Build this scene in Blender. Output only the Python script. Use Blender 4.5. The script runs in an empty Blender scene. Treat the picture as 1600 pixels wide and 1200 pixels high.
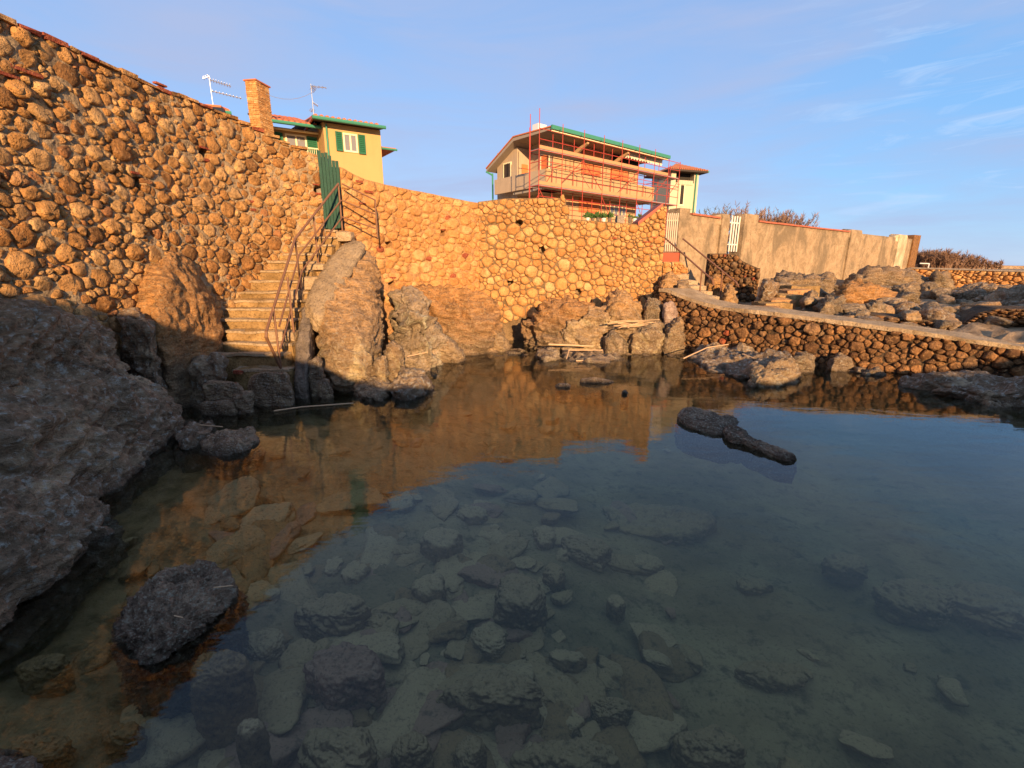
import bpy, bmesh, math, random
import numpy as np
from math import radians, sin, cos, tan, pi, sqrt
from mathutils import Vector

# ------------------------------------------------------------------ camera, sky, sun, exposure
SC = bpy.context.scene
COL = SC.collection
CAM_H = 2.0; FPX = 720.0; PITCH = math.atan(185.0 / FPX)
cam_d = bpy.data.cameras.new("camera"); cam = bpy.data.objects.new("camera", cam_d); COL.objects.link(cam)
cam.location = (0, 0, CAM_H); cam.rotation_euler = (pi / 2 - PITCH, 0, 0)
cam_d.sensor_width = 36.0; cam_d.lens = 36.0 * FPX / 1600.0
cam_d.clip_start = 0.05; cam_d.clip_end = 12000
SC.camera = cam
SUN_EL = 13.0; SUN_AZ = 13.0          # degrees; azimuth of the sun to the right of straight behind the camera
W = bpy.data.worlds.new("World"); SC.world = W; W.use_nodes = True
wn = W.node_tree.nodes; wl = W.node_tree.links; wn.clear()
sky = wn.new("ShaderNodeTexSky"); sky.sky_type = 'NISHITA'; sky.sun_disc = False
sky.sun_elevation = radians(SUN_EL); sky.sun_rotation = radians(180 - SUN_AZ)
sky.altitude = 0; sky.air_density = 1.0; sky.dust_density = 0.0; sky.ozone_density = 2.2
bg = wn.new("ShaderNodeBackground"); bg.inputs[1].default_value = 0.15
wo = wn.new("ShaderNodeOutputWorld")
tc = wn.new("ShaderNodeTexCoord"); mp = wn.new("ShaderNodeMapping"); mp.inputs['Scale'].default_value = (1.3, 1.3, 7.5)
mp.inputs['Location'].default_value = (3.1, 0.4, 0.3)
cn = wn.new("ShaderNodeTexNoise"); cn.inputs['Scale'].default_value = 1.7; cn.inputs['Detail'].default_value = 7; cn.inputs['Roughness'].default_value = 0.56
cn.inputs['Distortion'].default_value = 0.5
cr = wn.new("ShaderNodeValToRGB"); cr.color_ramp.elements[0].position = 0.40; cr.color_ramp.elements[0].color = (0, 0, 0, 1)
cr.color_ramp.elements[1].position = 0.70; cr.color_ramp.elements[1].color = (0.8, 0.8, 0.8, 1)
mx = wn.new("ShaderNodeMix"); mx.data_type = 'RGBA'
mx.inputs[7].default_value = (1.45, 1.72, 2.55, 1)
wl.new(tc.outputs['Generated'], mp.inputs[0]); wl.new(mp.outputs[0], cn.inputs['Vector']); wl.new(cn.outputs[0], cr.inputs[0])
veil = wn.new("ShaderNodeMix"); veil.data_type = 'RGBA'; veil.inputs[0].default_value = 0.80; veil.inputs[7].default_value = (0.95, 1.50, 2.75, 1)   # thin high haze over the whole sky
dt = wn.new("ShaderNodeVectorMath"); dt.operation = 'DOT_PRODUCT'; dt.inputs[1].default_value = (0.74, 0.66, 0.08); wl.new(tc.outputs['Generated'], dt.inputs[0])   # the sky clears to a brighter blue low down on the seaward side
mr = wn.new("ShaderNodeMapRange"); mr.interpolation_type = 'SMOOTHSTEP'; mr.inputs[1].default_value = 0.86; mr.inputs[2].default_value = 0.995; wl.new(dt.outputs['Value'], mr.inputs[0])
vc = wn.new("ShaderNodeMix"); vc.data_type = 'RGBA'; vc.inputs[6].default_value = (0.90, 1.42, 2.55, 1); vc.inputs[7].default_value = (0.62, 1.47, 2.85, 1)
wl.new(mr.outputs[0], vc.inputs[0]); wl.new(vc.outputs[2], veil.inputs[7])
wl.new(cr.outputs[0], mx.inputs[0]); wl.new(sky.outputs[0], veil.inputs[6]); wl.new(veil.outputs[2], mx.inputs[6]); wm = wn.new("ShaderNodeMapping"); wm.inputs['Scale'].default_value = (2.2, 2.2, 16.0); wm.inputs['Rotation'].default_value = (0.05, -0.04, 0.3); wl.new(tc.outputs['Generated'], wm.inputs[0])
w2 = wn.new("ShaderNodeTexNoise"); w2.inputs['Scale'].default_value = 2.6; w2.inputs['Detail'].default_value = 9; w2.inputs['Roughness'].default_value = 0.62; w2.inputs['Distortion'].default_value = 0.9; wl.new(wm.outputs[0], w2.inputs['Vector'])
wr2 = wn.new("ShaderNodeValToRGB"); wr2.color_ramp.elements[0].position = 0.55; wr2.color_ramp.elements[0].color = (0, 0, 0, 1); wr2.color_ramp.elements[1].position = 0.74; wr2.color_ramp.elements[1].color = (0.75, 0.75, 0.75, 1); wl.new(w2.outputs[0], wr2.inputs[0])
m3 = wn.new("ShaderNodeMix"); m3.data_type = 'RGBA'; m3.inputs[7].default_value = (1.7, 2.3, 3.25, 1); wq = wn.new('ShaderNodeMath'); wq.operation = 'MULTIPLY'; wl.new(wr2.outputs[0], wq.inputs[0]); wl.new(mr.outputs[0], wq.inputs[1]); wl.new(wq.outputs[0], m3.inputs[0]); wl.new(mx.outputs[2], m3.inputs[6])
wl.new(m3.outputs[2], bg.inputs[0]); wl.new(bg.outputs[0], wo.inputs[0])
sun_d = bpy.data.lights.new("sun", 'SUN'); sun_d.energy = 4.7; sun_d.angle = radians(0.5); sun_d.color = (1.0, 0.655, 0.345)
sun = bpy.data.objects.new("sun", sun_d); COL.objects.link(sun)
_sd = Vector((-sin(radians(SUN_AZ)) * cos(radians(SUN_EL)), cos(radians(SUN_AZ)) * cos(radians(SUN_EL)), -sin(radians(SUN_EL))))
sun.rotation_euler = _sd.to_track_quat('-Z', 'Y').to_euler(); sun.location = (0, -20, 20)
vs = SC.view_settings; vs.view_transform = 'Standard'; vs.look = 'None'; vs.gamma = 1; vs.use_curve_mapping = False; vs.exposure = 1.06
SC.render.engine = 'CYCLES'
SC.cycles.use_denoising = True; SC.cycles.max_bounces = 8; SC.cycles.transparent_max_bounces = 16
SC.cycles.volume_bounces = 1

# ------------------------------------------------------------------ small maths
_ct, _st = cos(PITCH), sin(PITCH)
def ray(px, py):
    v = (600 - py) / FPX
    return np.array([(px - 800) / FPX, _ct + v * _st, -_st + v * _ct])
def P(px, py, y):                      # world point seen at that place of the photo, y metres ahead
    r = ray(px, py); k = y / r[1]
    return np.array([r[0] * k, y, CAM_H + r[2] * k])
def PZ(px, py, z):                     # same, at a known height
    r = ray(px, py); k = (z - CAM_H) / r[2]
    return np.array([r[0] * k, r[1] * k, z])
def hitline(px, py, pts):              # on a vertical wall that follows a line on the ground: (distance along it, height)
    r = ray(px, py); best = None; s0 = 0
    for i in range(len(pts) - 1):
        a = np.array(pts[i][:2], float); b = np.array(pts[i + 1][:2], float); d = b - a; L = np.linalg.norm(d)
        M = np.array([[r[0], -d[0]], [r[1], -d[1]]])
        if abs(np.linalg.det(M)) > 1e-9:
            k, t = np.linalg.solve(M, a)
            lo = -1e9 if i == 0 else -1e-6; hi = 1e9 if i == len(pts) - 2 else 1 + 1e-6
            if k > 0 and lo <= t <= hi and (best is None or k < best[2]): best = (s0 + t * L, CAM_H + r[2] * k, k)
        s0 += L
    return best[0], best[1]

def _hash(ix, iy, iz, seed):
    h = (ix.astype(np.int64) * 374761393 + iy.astype(np.int64) * 668265263 + iz.astype(np.int64) * 2147483647 + seed * 1274126177) & 0xffffffff
    h = ((h ^ (h >> 13)) * 1274126177) & 0xffffffff
    h = ((h ^ (h >> 15)) * 2246822519) & 0xffffffff
    return ((h ^ (h >> 16)) & 0xffffff) / float(0xffffff)
def vnoise(p, seed=0):
    f0 = np.floor(p); f = p - f0; u = f * f * f * (f * (f * 6 - 15) + 10)
    i = f0.astype(np.int64); r = 0
    for dx in (0, 1):
        wx = u[:, 0] if dx else 1 - u[:, 0]
        for dy in (0, 1):
            wy = u[:, 1] if dy else 1 - u[:, 1]
            for dz in (0, 1):
                wz = u[:, 2] if dz else 1 - u[:, 2]
                r = r + wx * wy * wz * _hash(i[:, 0] + dx, i[:, 1] + dy, i[:, 2] + dz, seed)
    return r * 2 - 1
def fbm(p, octv=4, seed=0, gain=0.5):
    a = 1.0; s = 0; t = 0
    for o in range(octv):
        s = s + a * vnoise(p * (2.03 ** o) + o * 17.3, seed + o); t += a; a *= gain
    return s / t
def ridged(p, octv=3, seed=0):
    a = 1.0; s = 0; t = 0
    for o in range(octv):
        s = s + a * (1 - 2.2 * np.abs(vnoise(p * (2.1 ** o) + o * 9.1, seed + o))); t += a; a *= 0.5
    return s / t
def worley(p, seed=0):                 # F1, F2
    f0 = np.floor(p).astype(np.int64); d1 = np.full(len(p), 9.0); d2 = np.full(len(p), 9.0)
    for dx in (-1, 0, 1):
        for dy in (-1, 0, 1):
            for dz in (-1, 0, 1):
                c = f0 + (dx, dy, dz)
                q = np.stack([c[:, k] + _hash(c[:, 0], c[:, 1], c[:, 2], seed + 31 * k + 5) for k in range(3)], 1)
                d = np.linalg.norm(p - q, axis=1)
                m = d < d1
                d2 = np.where(m, d1, np.minimum(d2, d)); d1 = np.where(m, d, d1)
    return d1, d2

# ------------------------------------------------------------------ objects
def tag(o, label=None, cat=None, group=None, kind=None):
    if label: o['label'] = label
    if cat: o['category'] = cat
    if group: o['group'] = group
    if kind: o['kind'] = kind
    return o
ORG = {}
def thing(name, loc, label, cat, group=None):
    o = bpy.data.objects.new(name, None); COL.objects.link(o); o.location = loc; o.empty_display_size = 0.1
    ORG[o.name] = np.array(loc, float)
    return tag(o, label, cat, group)
def mesh_data(name, V, F, mat, smooth=False, tone=None, mats=None, fmat=None):
    V = np.asarray(V, float)
    me = bpy.data.meshes.new(name)
    if isinstance(F, np.ndarray) and F.ndim == 2:
        n, k = F.shape
        me.vertices.add(len(V)); me.vertices.foreach_set('co', V.astype(np.float32).ravel())
        me.loops.add(n * k); me.loops.foreach_set('vertex_index', F.astype(np.int32).ravel())
        me.polygons.add(n); me.polygons.foreach_set('loop_start', np.arange(0, n * k, k, dtype=np.int32))
        me.update(calc_edges=True)
    else:
        me.from_pydata([tuple(v) for v in V], [], [tuple(int(i) for i in f) for f in F])
    if mats:
        for m in mats: me.materials.append(m)
        if fmat is not None: me.polygons.foreach_set('material_index', np.asarray(fmat, np.int32))
    else: me.materials.append(mat)
    if smooth: me.polygons.foreach_set('use_smooth', [True] * len(me.polygons))
    if tone is not None:
        a = me.attributes.new('tone', 'FLOAT', 'POINT'); a.data.foreach_set('value', np.broadcast_to(np.asarray(tone, np.float32), (len(V),)).copy())
    return me
def obj(name, V, F, mat, parent=None, smooth=False, tone=None, loc=None, **kw):
    """world-space vertices -> one mesh object, under parent (coordinates made relative) or top-level with its origin at loc"""
    V = np.asarray(V, float)
    if parent is not None: o0 = ORG[parent.name]
    elif loc is None: o0 = np.array([V[:, 0].mean(), V[:, 1].mean(), V[:, 2].min()])
    else: o0 = np.array(loc, float)
    me = mesh_data(name, V - o0, F, mat, smooth, tone, **kw)
    o = bpy.data.objects.new(name, me); COL.objects.link(o)
    if parent is not None: o.parent = parent
    else: o.location = o0
    ORG[o.name] = o0
    return o

class MB:                               # collects boxes, bars and sheets, in a frame (origin o, axes u along, w into, z up)
    def __init__(s, o=(0, 0, 0), u=(1, 0)):
        s.V = []; s.F = []; s.o = np.array(o, float); L = math.hypot(*u); s.u = np.array([u[0] / L, u[1] / L, 0]); s.w = np.array([-u[1] / L, u[0] / L, 0])
    def pt(s, a, b, z): return s.o + s.u * a + s.w * b + np.array([0, 0, z])
    def hexa(s, p):
        n = len(s.V); s.V += [np.asarray(q, float) for q in p]
        s.F += [[n + i for i in f] for f in ((0, 3, 2, 1), (4, 5, 6, 7), (0, 1, 5, 4), (1, 2, 6, 5), (2, 3, 7, 6), (3, 0, 4, 7))]
        return s
    def box(s, a0, a1, b0, b1, z0, z1):
        return s.hexa([s.pt(a0, b0, z0), s.pt(a1, b0, z0), s.pt(a1, b1, z0), s.pt(a0, b1, z0), s.pt(a0, b0, z1), s.pt(a1, b0, z1), s.pt(a1, b1, z1), s.pt(a0, b1, z1)])
    def prism(s, prof, a0, a1):         # profile of (b, z) pulled along u
        n = len(s.V); k = len(prof)
        s.V += [s.pt(a0, b, z) for b, z in prof] + [s.pt(a1, b, z) for b, z in prof]
        s.F += [list(range(n, n + k))[::-1], list(range(n + k, n + 2 * k))]
        s.F += [[n + i, n + (i + 1) % k, n + k + (i + 1) % k, n + k + i] for i in range(k)]
        return s
    def tube(s, p, q, r, k=6, r2=None):
        p = np.asarray(p, float); q = np.asarray(q, float); d = q - p; L = np.linalg.norm(d) + 1e-9; d = d / L
        a = np.cross(d, [0, 0, 1.0]) if abs(d[2]) < 0.9 else np.cross(d, [1.0, 0, 0]); a /= np.linalg.norm(a); b = np.cross(d, a)
        n = len(s.V); r2 = r if r2 is None else r2
        for c, rr in ((p, r), (q, r2)):
            for i in range(k):
                t = 2 * pi * i / k; s.V.append(c + rr * (cos(t) * a + sin(t) * b))
        s.F += [[n + i, n + (i + 1) % k, n + k + (i + 1) % k, n + k + i] for i in range(k)] + [list(range(n, n + k))[::-1], list(range(n + k, n + 2 * k))]
        return s
    def build(s, name, mat, parent=None, **kw): return obj(name, np.array(s.V), s.F, mat, parent, **kw)
def pipe(path, r, name, mat, parent, k=7):
    m = MB()
    for a, b in zip(path[:-1], path[1:]): m.tube(a, b, r, k)
    return m.build(name, mat, parent, smooth=False)

# ------------------------------------------------------------------ materials
class NT:
    def __init__(s, name):
        s.m = bpy.data.materials.new(name); s.m.use_nodes = True; s.t = s.m.node_tree; s.t.nodes.clear()
        s.out = s.t.nodes.new("ShaderNodeOutputMaterial")
    def n(s, typ, **kw):
        nd = s.t.nodes.new("ShaderNode" + typ)
        for k, v in kw.items():
            if k.startswith('_'): setattr(nd, k[1:], v)
        for k, v in kw.items():
            if k.startswith('_'): continue
            key = int(k[1:]) if k[0] == 'i' and k[1:].isdigit() else k.replace('__', ' ')
            sk = nd.inputs[key]
            if isinstance(v, bpy.types.NodeSocket): s.t.links.new(v, sk)
            else: sk.default_value = v
        return nd
    def noise(s, vec, scale, detail=4, rough=0.55, dist=0.0): return s.n('TexNoise', Vector=vec, Scale=scale, Detail=detail, Roughness=rough, Distortion=dist).outputs[0]
    def ramp(s, fac, stops, interp='LINEAR'):
        r = s.n('ValToRGB', Fac=fac); e = r.color_ramp.elements; r.color_ramp.interpolation = interp
        while len(e) < len(stops): e.new(0.5)
        for i, (p, c) in enumerate(stops):
            e[i].position = p; e[i].color = (c, c, c, 1) if isinstance(c, (int, float)) else (*c, 1)
        return r.outputs[0]
    def mix(s, f, a, b, mode='MIX'):
        nd = s.n('Mix', _data_type='RGBA', _blend_type=mode)
        for k, v in ((0, f), (6, a), (7, b)):
            if isinstance(v, bpy.types.NodeSocket): s.t.links.new(v, nd.inputs[k])
            else: nd.inputs[k].default_value = v if k == 0 else ((*v, 1) if not isinstance(v, (int, float)) else (v, v, v, 1))
        return nd.outputs[2]
    def math(s, op, a, b=0.0, c=None, clamp=False):
        nd = s.n('Math', _operation=op, _use_clamp=clamp, i0=a, i1=b)
        if c is not None:
            if isinstance(c, bpy.types.NodeSocket): s.t.links.new(c, nd.inputs[2])
            else: nd.inputs[2].default_value = c
        return nd.outputs[0]
    def mapping(s, vec, scale=(1, 1, 1), rot=(0, 0, 0), loc=(0, 0, 0)): return s.n('Mapping', Vector=vec, Scale=scale, Rotation=rot, Location=loc).outputs[0]
    def pos(s): return s.n('NewGeometry').outputs['Position']
    def objc(s): return s.n('TexCoord').outputs['Object']
    def sep(s, v, i): return s.n('SeparateXYZ', i0=v).outputs[i]
    def bump(s, h, dist, strength=1.0, normal=None):
        nd = s.n('Bump', Height=h, Distance=dist, Strength=strength)
        if normal is not None: s.t.links.new(normal, nd.inputs['Normal'])
        return nd.outputs[0]
    def done(s, col, rough=0.9, normal=None, metallic=0.0, spec=0.3):
        b = s.n('BsdfPrincipled', Roughness=rough, Metallic=metallic); b.inputs['Specular IOR Level'].default_value = spec
        if isinstance(col, bpy.types.NodeSocket): s.t.links.new(col, b.inputs['Base Color'])
        else: b.inputs['Base Color'].default_value = (*col, 1)
        if normal is not None: s.t.links.new(normal, b.inputs['Normal'])
        s.t.links.new(b.outputs[0], s.out.inputs[0]); return s.m

def m_plain(name, col, rough=0.7, var=0.12, scale=3.0, metallic=0.0, bump=0.0, streak=0.0, spec=0.3):
    t = NT(name); p = t.objc()
    a = t.noise(p, scale, 6, 0.6); b = t.noise(p, scale * 7, 4, 0.6)
    f = t.math('ADD', t.math('MULTIPLY', a, 0.7), t.math('MULTIPLY', b, 0.3))
    c = t.mix(f, [x * (1 - var * 1.6) for x in col], [min(1, x * (1 + var * 1.3)) for x in col])
    if streak:
        sv = t.noise(t.mapping(p, (2.2, 2.2, 0.25)), 2.4, 5, 0.6)
        c = t.mix(t.ramp(sv, [(0.5, 0.0), (0.72, streak)]), c, [x * 0.5 for x in col])
    nm = t.bump(b, bump) if bump else None
    return t.done(c, rough, nm, metallic, spec)

def m_stone(name, pal, dark=0.45, pit=1.0, wet=None, grime=None):
    """rubble stones: colour of each stone from its own tone value, mottling, pits and crust"""
    t = NT(name); p = t.objc()
    tone = t.n('Attribute', _attribute_name='tone').outputs['Fac']
    c = t.ramp(tone, pal)
    n1 = t.noise(p, 5.5, 6, 0.62, 0.3); n2 = t.noise(p, 24, 6, 0.66); n3 = t.noise(p, 80, 3, 0.6)
    c = t.mix(t.ramp(n1, [(0.36, 0.75), (0.60, 0.0)]), c, [x * dark for x in pal[0][1]])
    c = t.mix(t.ramp(n2, [(0.53, 0.0), (0.68, 0.55)]), c, (0.62, 0.36, 0.16))
    c = t.mix(t.ramp(n2, [(0.30, 0.65), (0.45, 0.0)]), c, (0.10, 0.06, 0.035))
    if grime is not None:
        g = t.noise(p, 0.55, 5, 0.6, 0.4)
        c = t.mix(t.ramp(g, [(0.45, 0.0), (0.62, grime[0])]), c, grime[1])
    v = t.n('TexVoronoi', Vector=p, Scale=30.0).outputs['Distance']
    pits = t.ramp(v, [(0.10, 0.0), (0.34, 1.0)])
    c = t.mix(t.math('MULTIPLY', t.math('SUBTRACT', 1.0, pits), t.ramp(n1, [(0.45, 0.0), (0.6, 0.75 * pit)])), c, (0.09, 0.05, 0.03))
    h = t.math('ADD', t.math('MULTIPLY', n2, 0.9), t.math('MULTIPLY', n3, 0.35))
    h = t.math('ADD', h, t.math('MULTIPLY', pits, 0.22 * pit))
    h = t.math('ADD', h, t.math('MULTIPLY', n1, 0.8))
    return t.done(c, 0.92, t.bump(h, 0.045), spec=0.2)

def m_rock(name, base, light, ochre, ochre_z=(0.4, 1.0), crack=1.0, speck=0.5, och_amt=1.0, rough=0.85, dip=(0.3, 0.5, 0.0), scale=1.0, wet=0.5, bumpk=1.0):
    t = NT(name); g = t.n('NewGeometry'); p = g.outputs['Position']
    q = t.mapping(p, (1.0, 1.0, 3.2), dip)
    n1 = t.noise(p, 1.1 * scale, 8, 0.6, 0.4); n2 = t.noise(q, 4.0 * scale, 8, 0.66, 0.3); n3 = t.noise(p, 26 * scale, 6, 0.68); n4 = t.noise(p, 110, 3, 0.6)
    c = t.mix(t.ramp(n2, [(0.34, 0.0), (0.66, 1.0)]), base, light)
    c = t.mix(t.ramp(n1, [(0.38, 0.55), (0.56, 0.0)]), c, [x * 0.5 for x in base])
    c = t.mix(t.ramp(t.noise(p, 1.7 * scale, 7, 0.7, 0.8), [(0.52, 0.0), (0.64, 0.75)]), c, [min(0.7, x * 1.5) for x in light])
    z = t.sep(p, 2)
    oz = t.math('ADD', z, t.math('MULTIPLY', t.math('SUBTRACT', n1, 0.5), 1.6))
    of = t.math('MULTIPLY', t.n('MapRange', i0=oz, i1=ochre_z[0], i2=ochre_z[1]).outputs[0], och_amt)
    oc = t.mix(t.ramp(n2, [(0.36, 0.0), (0.62, 1.0)]), [x * 0.5 for x in ochre], ochre)
    c = t.mix(of, c, oc)
    c = t.mix(t.ramp(n3, [(0.33, 0.65), (0.47, 0.0)]), c, [x * 0.25 for x in base])
    c = t.mix(t.math('MULTIPLY', t.ramp(n3, [(0.53, 0.0), (0.64, 1.0)]), speck * 1.3), c, [min(0.6, x * 2.3 + 0.05) for x in light])
    wf = t.n('MapRange', i0=t.math('ADD', z, t.math('MULTIPLY', t.math('SUBTRACT', n2, 0.5), -0.12)), i1=0.0, i2=0.075, i3=wet, i4=0.0).outputs[0]
    c = t.mix(wf, c, (0.022, 0.018, 0.012))
    rn = t.n('TexNoise', _noise_type='RIDGED_MULTIFRACTAL', Vector=t.mapping(q, (1, 1, 1), (0.2, 0.4, 0.3)), Scale=2.6 * scale, Detail=7.0, Roughness=0.62, Distortion=0.5)
    ckm = t.math('SUBTRACT', 1.0, t.ramp(rn.outputs[0], [(0.55, 0.0), (0.88, 1.0)]))
    c = t.mix(t.math('MULTIPLY', t.math('SUBTRACT', 1.0, ckm), 0.85 * crack, clamp=True), c, [x * 0.2 for x in base])
    h = t.math('ADD', t.math('MULTIPLY', n2, 1.6), t.math('MULTIPLY', n3, 0.55))
    h = t.math('ADD', h, t.math('MULTIPLY', n4, 0.15)); h = t.math('ADD', h, t.math('MULTIPLY', ckm, 0.7 * crack))
    ro = t.math('SUBTRACT', rough, t.math('MULTIPLY', wf, 0.45))
    m = t.done(c, 0.85, t.bump(h, 0.10 * bumpk), spec=0.35)
    t.t.links.new(ro, [n for n in t.t.nodes if n.type == 'BSDF_PRINCIPLED'][0].inputs['Roughness'])
    return m

def m_sub(name, base, silt, speck=(0.03, 0.03, 0.025), silty=1.0):
    """stones lying under the water: silt and fine weed on their upper sides"""
    t = NT(name); g = t.n('NewGeometry'); p = g.outputs['Position']; nz = t.sep(g.outputs['Normal'], 2)
    n1 = t.noise(p, 2.2, 6, 0.6, 0.3); n2 = t.noise(p, 11, 7, 0.66); n3 = t.noise(p, 45, 4, 0.66)
    c = t.mix(t.ramp(n2, [(0.36, 0.0), (0.62, 1.0)]), [x * 0.55 for x in base], base)
    sf = t.math('MULTIPLY', t.n('MapRange', i0=t.math('ADD', nz, t.math('MULTIPLY', n1, 0.5)), i1=0.55, i2=1.1).outputs[0], silty)
    c = t.mix(sf, c, silt)
    c = t.mix(t.ramp(n2, [(0.30, 0.6), (0.43, 0.0)]), c, speck)
    c = t.mix(t.ramp(n3, [(0.33, 0.5), (0.46, 0.0)]), c, speck)
    h = t.math('ADD', n2, t.math('MULTIPLY', n3, 0.4))
    return t.done(c, 0.9, t.bump(h, 0.04), spec=0.1)

OCH = [(0.0, (0.26, 0.125, 0.045)), (0.12, (0.44, 0.20, 0.06)), (0.3, (0.58, 0.285, 0.09)), (0.6, (0.66, 0.35, 0.125)), (0.85, (0.68, 0.41, 0.17)), (1.0, (0.46, 0.20, 0.08))]
M = {}
M['wall_stone'] = m_stone('wall_stone', OCH)
M['pale_wall_stone'] = m_stone('pale_wall_stone', [(0.0, (0.54, 0.245, 0.075)), (0.4, (0.66, 0.335, 0.115)), (0.8, (0.72, 0.40, 0.15)), (1.0, (0.72, 0.46, 0.21))], dark=0.7, pit=0.6)
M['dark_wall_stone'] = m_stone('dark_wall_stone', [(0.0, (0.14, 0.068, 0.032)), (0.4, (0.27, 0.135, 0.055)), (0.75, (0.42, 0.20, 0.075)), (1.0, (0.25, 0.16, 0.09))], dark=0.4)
M['brick_red'] = m_stone('brick_red', [(0.0, (0.34, 0.07, 0.035)), (1.0, (0.42, 0.11, 0.05))], dark=0.6)
def m_mortar(name, c0, c1):
    t = NT(name); p = t.objc(); n1 = t.noise(p, 3.0, 7, 0.65, 0.3); n2 = t.noise(p, 30, 6, 0.68)
    c = t.mix(t.ramp(n1, [(0.35, 0.0), (0.65, 1.0)]), c0, c1)
    c = t.mix(t.ramp(n2, [(0.34, 0.7), (0.5, 0.0)]), c, [x * 0.35 for x in c0])
    return t.done(c, 0.95, t.bump(t.math('ADD', n2, t.math('MULTIPLY', n1, 1.0)), 0.05), spec=0.15)
M['mortar'] = m_mortar('mortar', (0.30, 0.21, 0.12), (0.50, 0.36, 0.21))
M['mortar_pale'] = m_mortar('mortar_pale', (0.40, 0.21, 0.09), (0.56, 0.31, 0.135))
M['mortar_mid'] = m_mortar('mortar_mid', (0.17, 0.11, 0.055), (0.30, 0.20, 0.105))
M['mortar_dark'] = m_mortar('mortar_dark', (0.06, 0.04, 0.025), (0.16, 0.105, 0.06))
M['concrete'] = m_mortar('concrete', (0.30, 0.24, 0.18), (0.46, 0.38, 0.29))
M['step_pale'] = m_mortar('step_pale', (0.36, 0.25, 0.14), (0.56, 0.41, 0.25))
M['step_moss'] = m_mortar('step_moss', (0.24, 0.145, 0.055), (0.50, 0.31, 0.13))
M['grey_cement'] = m_mortar('grey_cement', (0.15, 0.115, 0.085), (0.30, 0.235, 0.175))
M['rock_dark'] = m_rock('rock_dark', (0.20, 0.128, 0.07), (0.50, 0.34, 0.20), (0.50, 0.29, 0.135), ochre_z=(0.8, 1.9), och_amt=0.75, speck=0.5, scale=0.62, crack=1.1, bumpk=1.5)
M['rock_black'] = m_rock('rock_black', (0.15, 0.095, 0.057), (0.42, 0.285, 0.175), (0.1, 0.08, 0.06), ochre_z=(3, 4), speck=0.5, crack=0.5, scale=1.6, wet=0.35, bumpk=1.4)
M['rock_ochre'] = m_rock('rock_ochre', (0.24, 0.155, 0.085), (0.42, 0.27, 0.145), (0.68, 0.33, 0.11), ochre_z=(0.25, 1.1), speck=0.25, crack=0.7, bumpk=1.2)
M['rock_tan'] = m_rock('rock_tan', (0.28, 0.18, 0.095), (0.54, 0.36, 0.19), (0.66, 0.37, 0.15), ochre_z=(0.5, 1.3), speck=0.25, crack=0.8)
M['rock_field'] = m_rock('rock_field', (0.20, 0.135, 0.075), (0.46, 0.315, 0.18), (0.48, 0.28, 0.13), ochre_z=(1.2, 2.2), speck=0.3, crack=0.8, bumpk=1.3)
M['rock_brown'] = m_rock('rock_brown', (0.23, 0.145, 0.08), (0.52, 0.35, 0.20), (0.25, 0.16, 0.09), ochre_z=(1.0, 2.0), speck=0.4, crack=0.4, scale=1.6)
M['rock_pale'] = m_rock('rock_pale', (0.32, 0.22, 0.12), (0.58, 0.42, 0.26), (0.62, 0.42, 0.23), ochre_z=(0.8, 1.6), speck=0.2, crack=0.6)
M['rock_pink'] = m_rock('rock_pink', (0.42, 0.27, 0.19), (0.58, 0.40, 0.30), (0.6, 0.4, 0.3), ochre_z=(3, 4), speck=0.2, crack=0.2)
M['sub_grey'] = m_sub('sub_grey', (0.22, 0.145, 0.068), (0.38, 0.28, 0.14))
M['sub_pale'] = m_sub('sub_pale', (0.30, 0.205, 0.10), (0.45, 0.34, 0.18))
M['sub_red'] = m_sub('sub_red', (0.30, 0.16, 0.10), (0.40, 0.27, 0.17), silty=0.6)
M['sub_brown'] = m_sub('sub_brown', (0.27, 0.17, 0.07), (0.36, 0.25, 0.12), silty=0.5)

# ------------------------------------------------------------------ lines on the ground that the walls follow
LW = [(-5.6, 2.2), (-5.5, 4.0), (-5.38, 5.5), (-5.2, 7.5), (-4.95, 8.7), (-4.65, 9.3), (-4.2, 9.8), (-3.85, 9.98)]
GW = [(-3.52, 10.2), (-3.0, 10.75), (-2.3, 11.5), (-0.78, 12.68)]
FW = [(-0.87, 12.6), (1.5, 12.7), (4.05, 12.8)]
CW = [(3.70, 11.75), (4.25, 11.1), (4.9, 10.5), (6.1, 9.4), (8.76, 7.8), (12.5, 5.6)]
PW = [(5.2, 15.3), (22.7, 27.0)]

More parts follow.
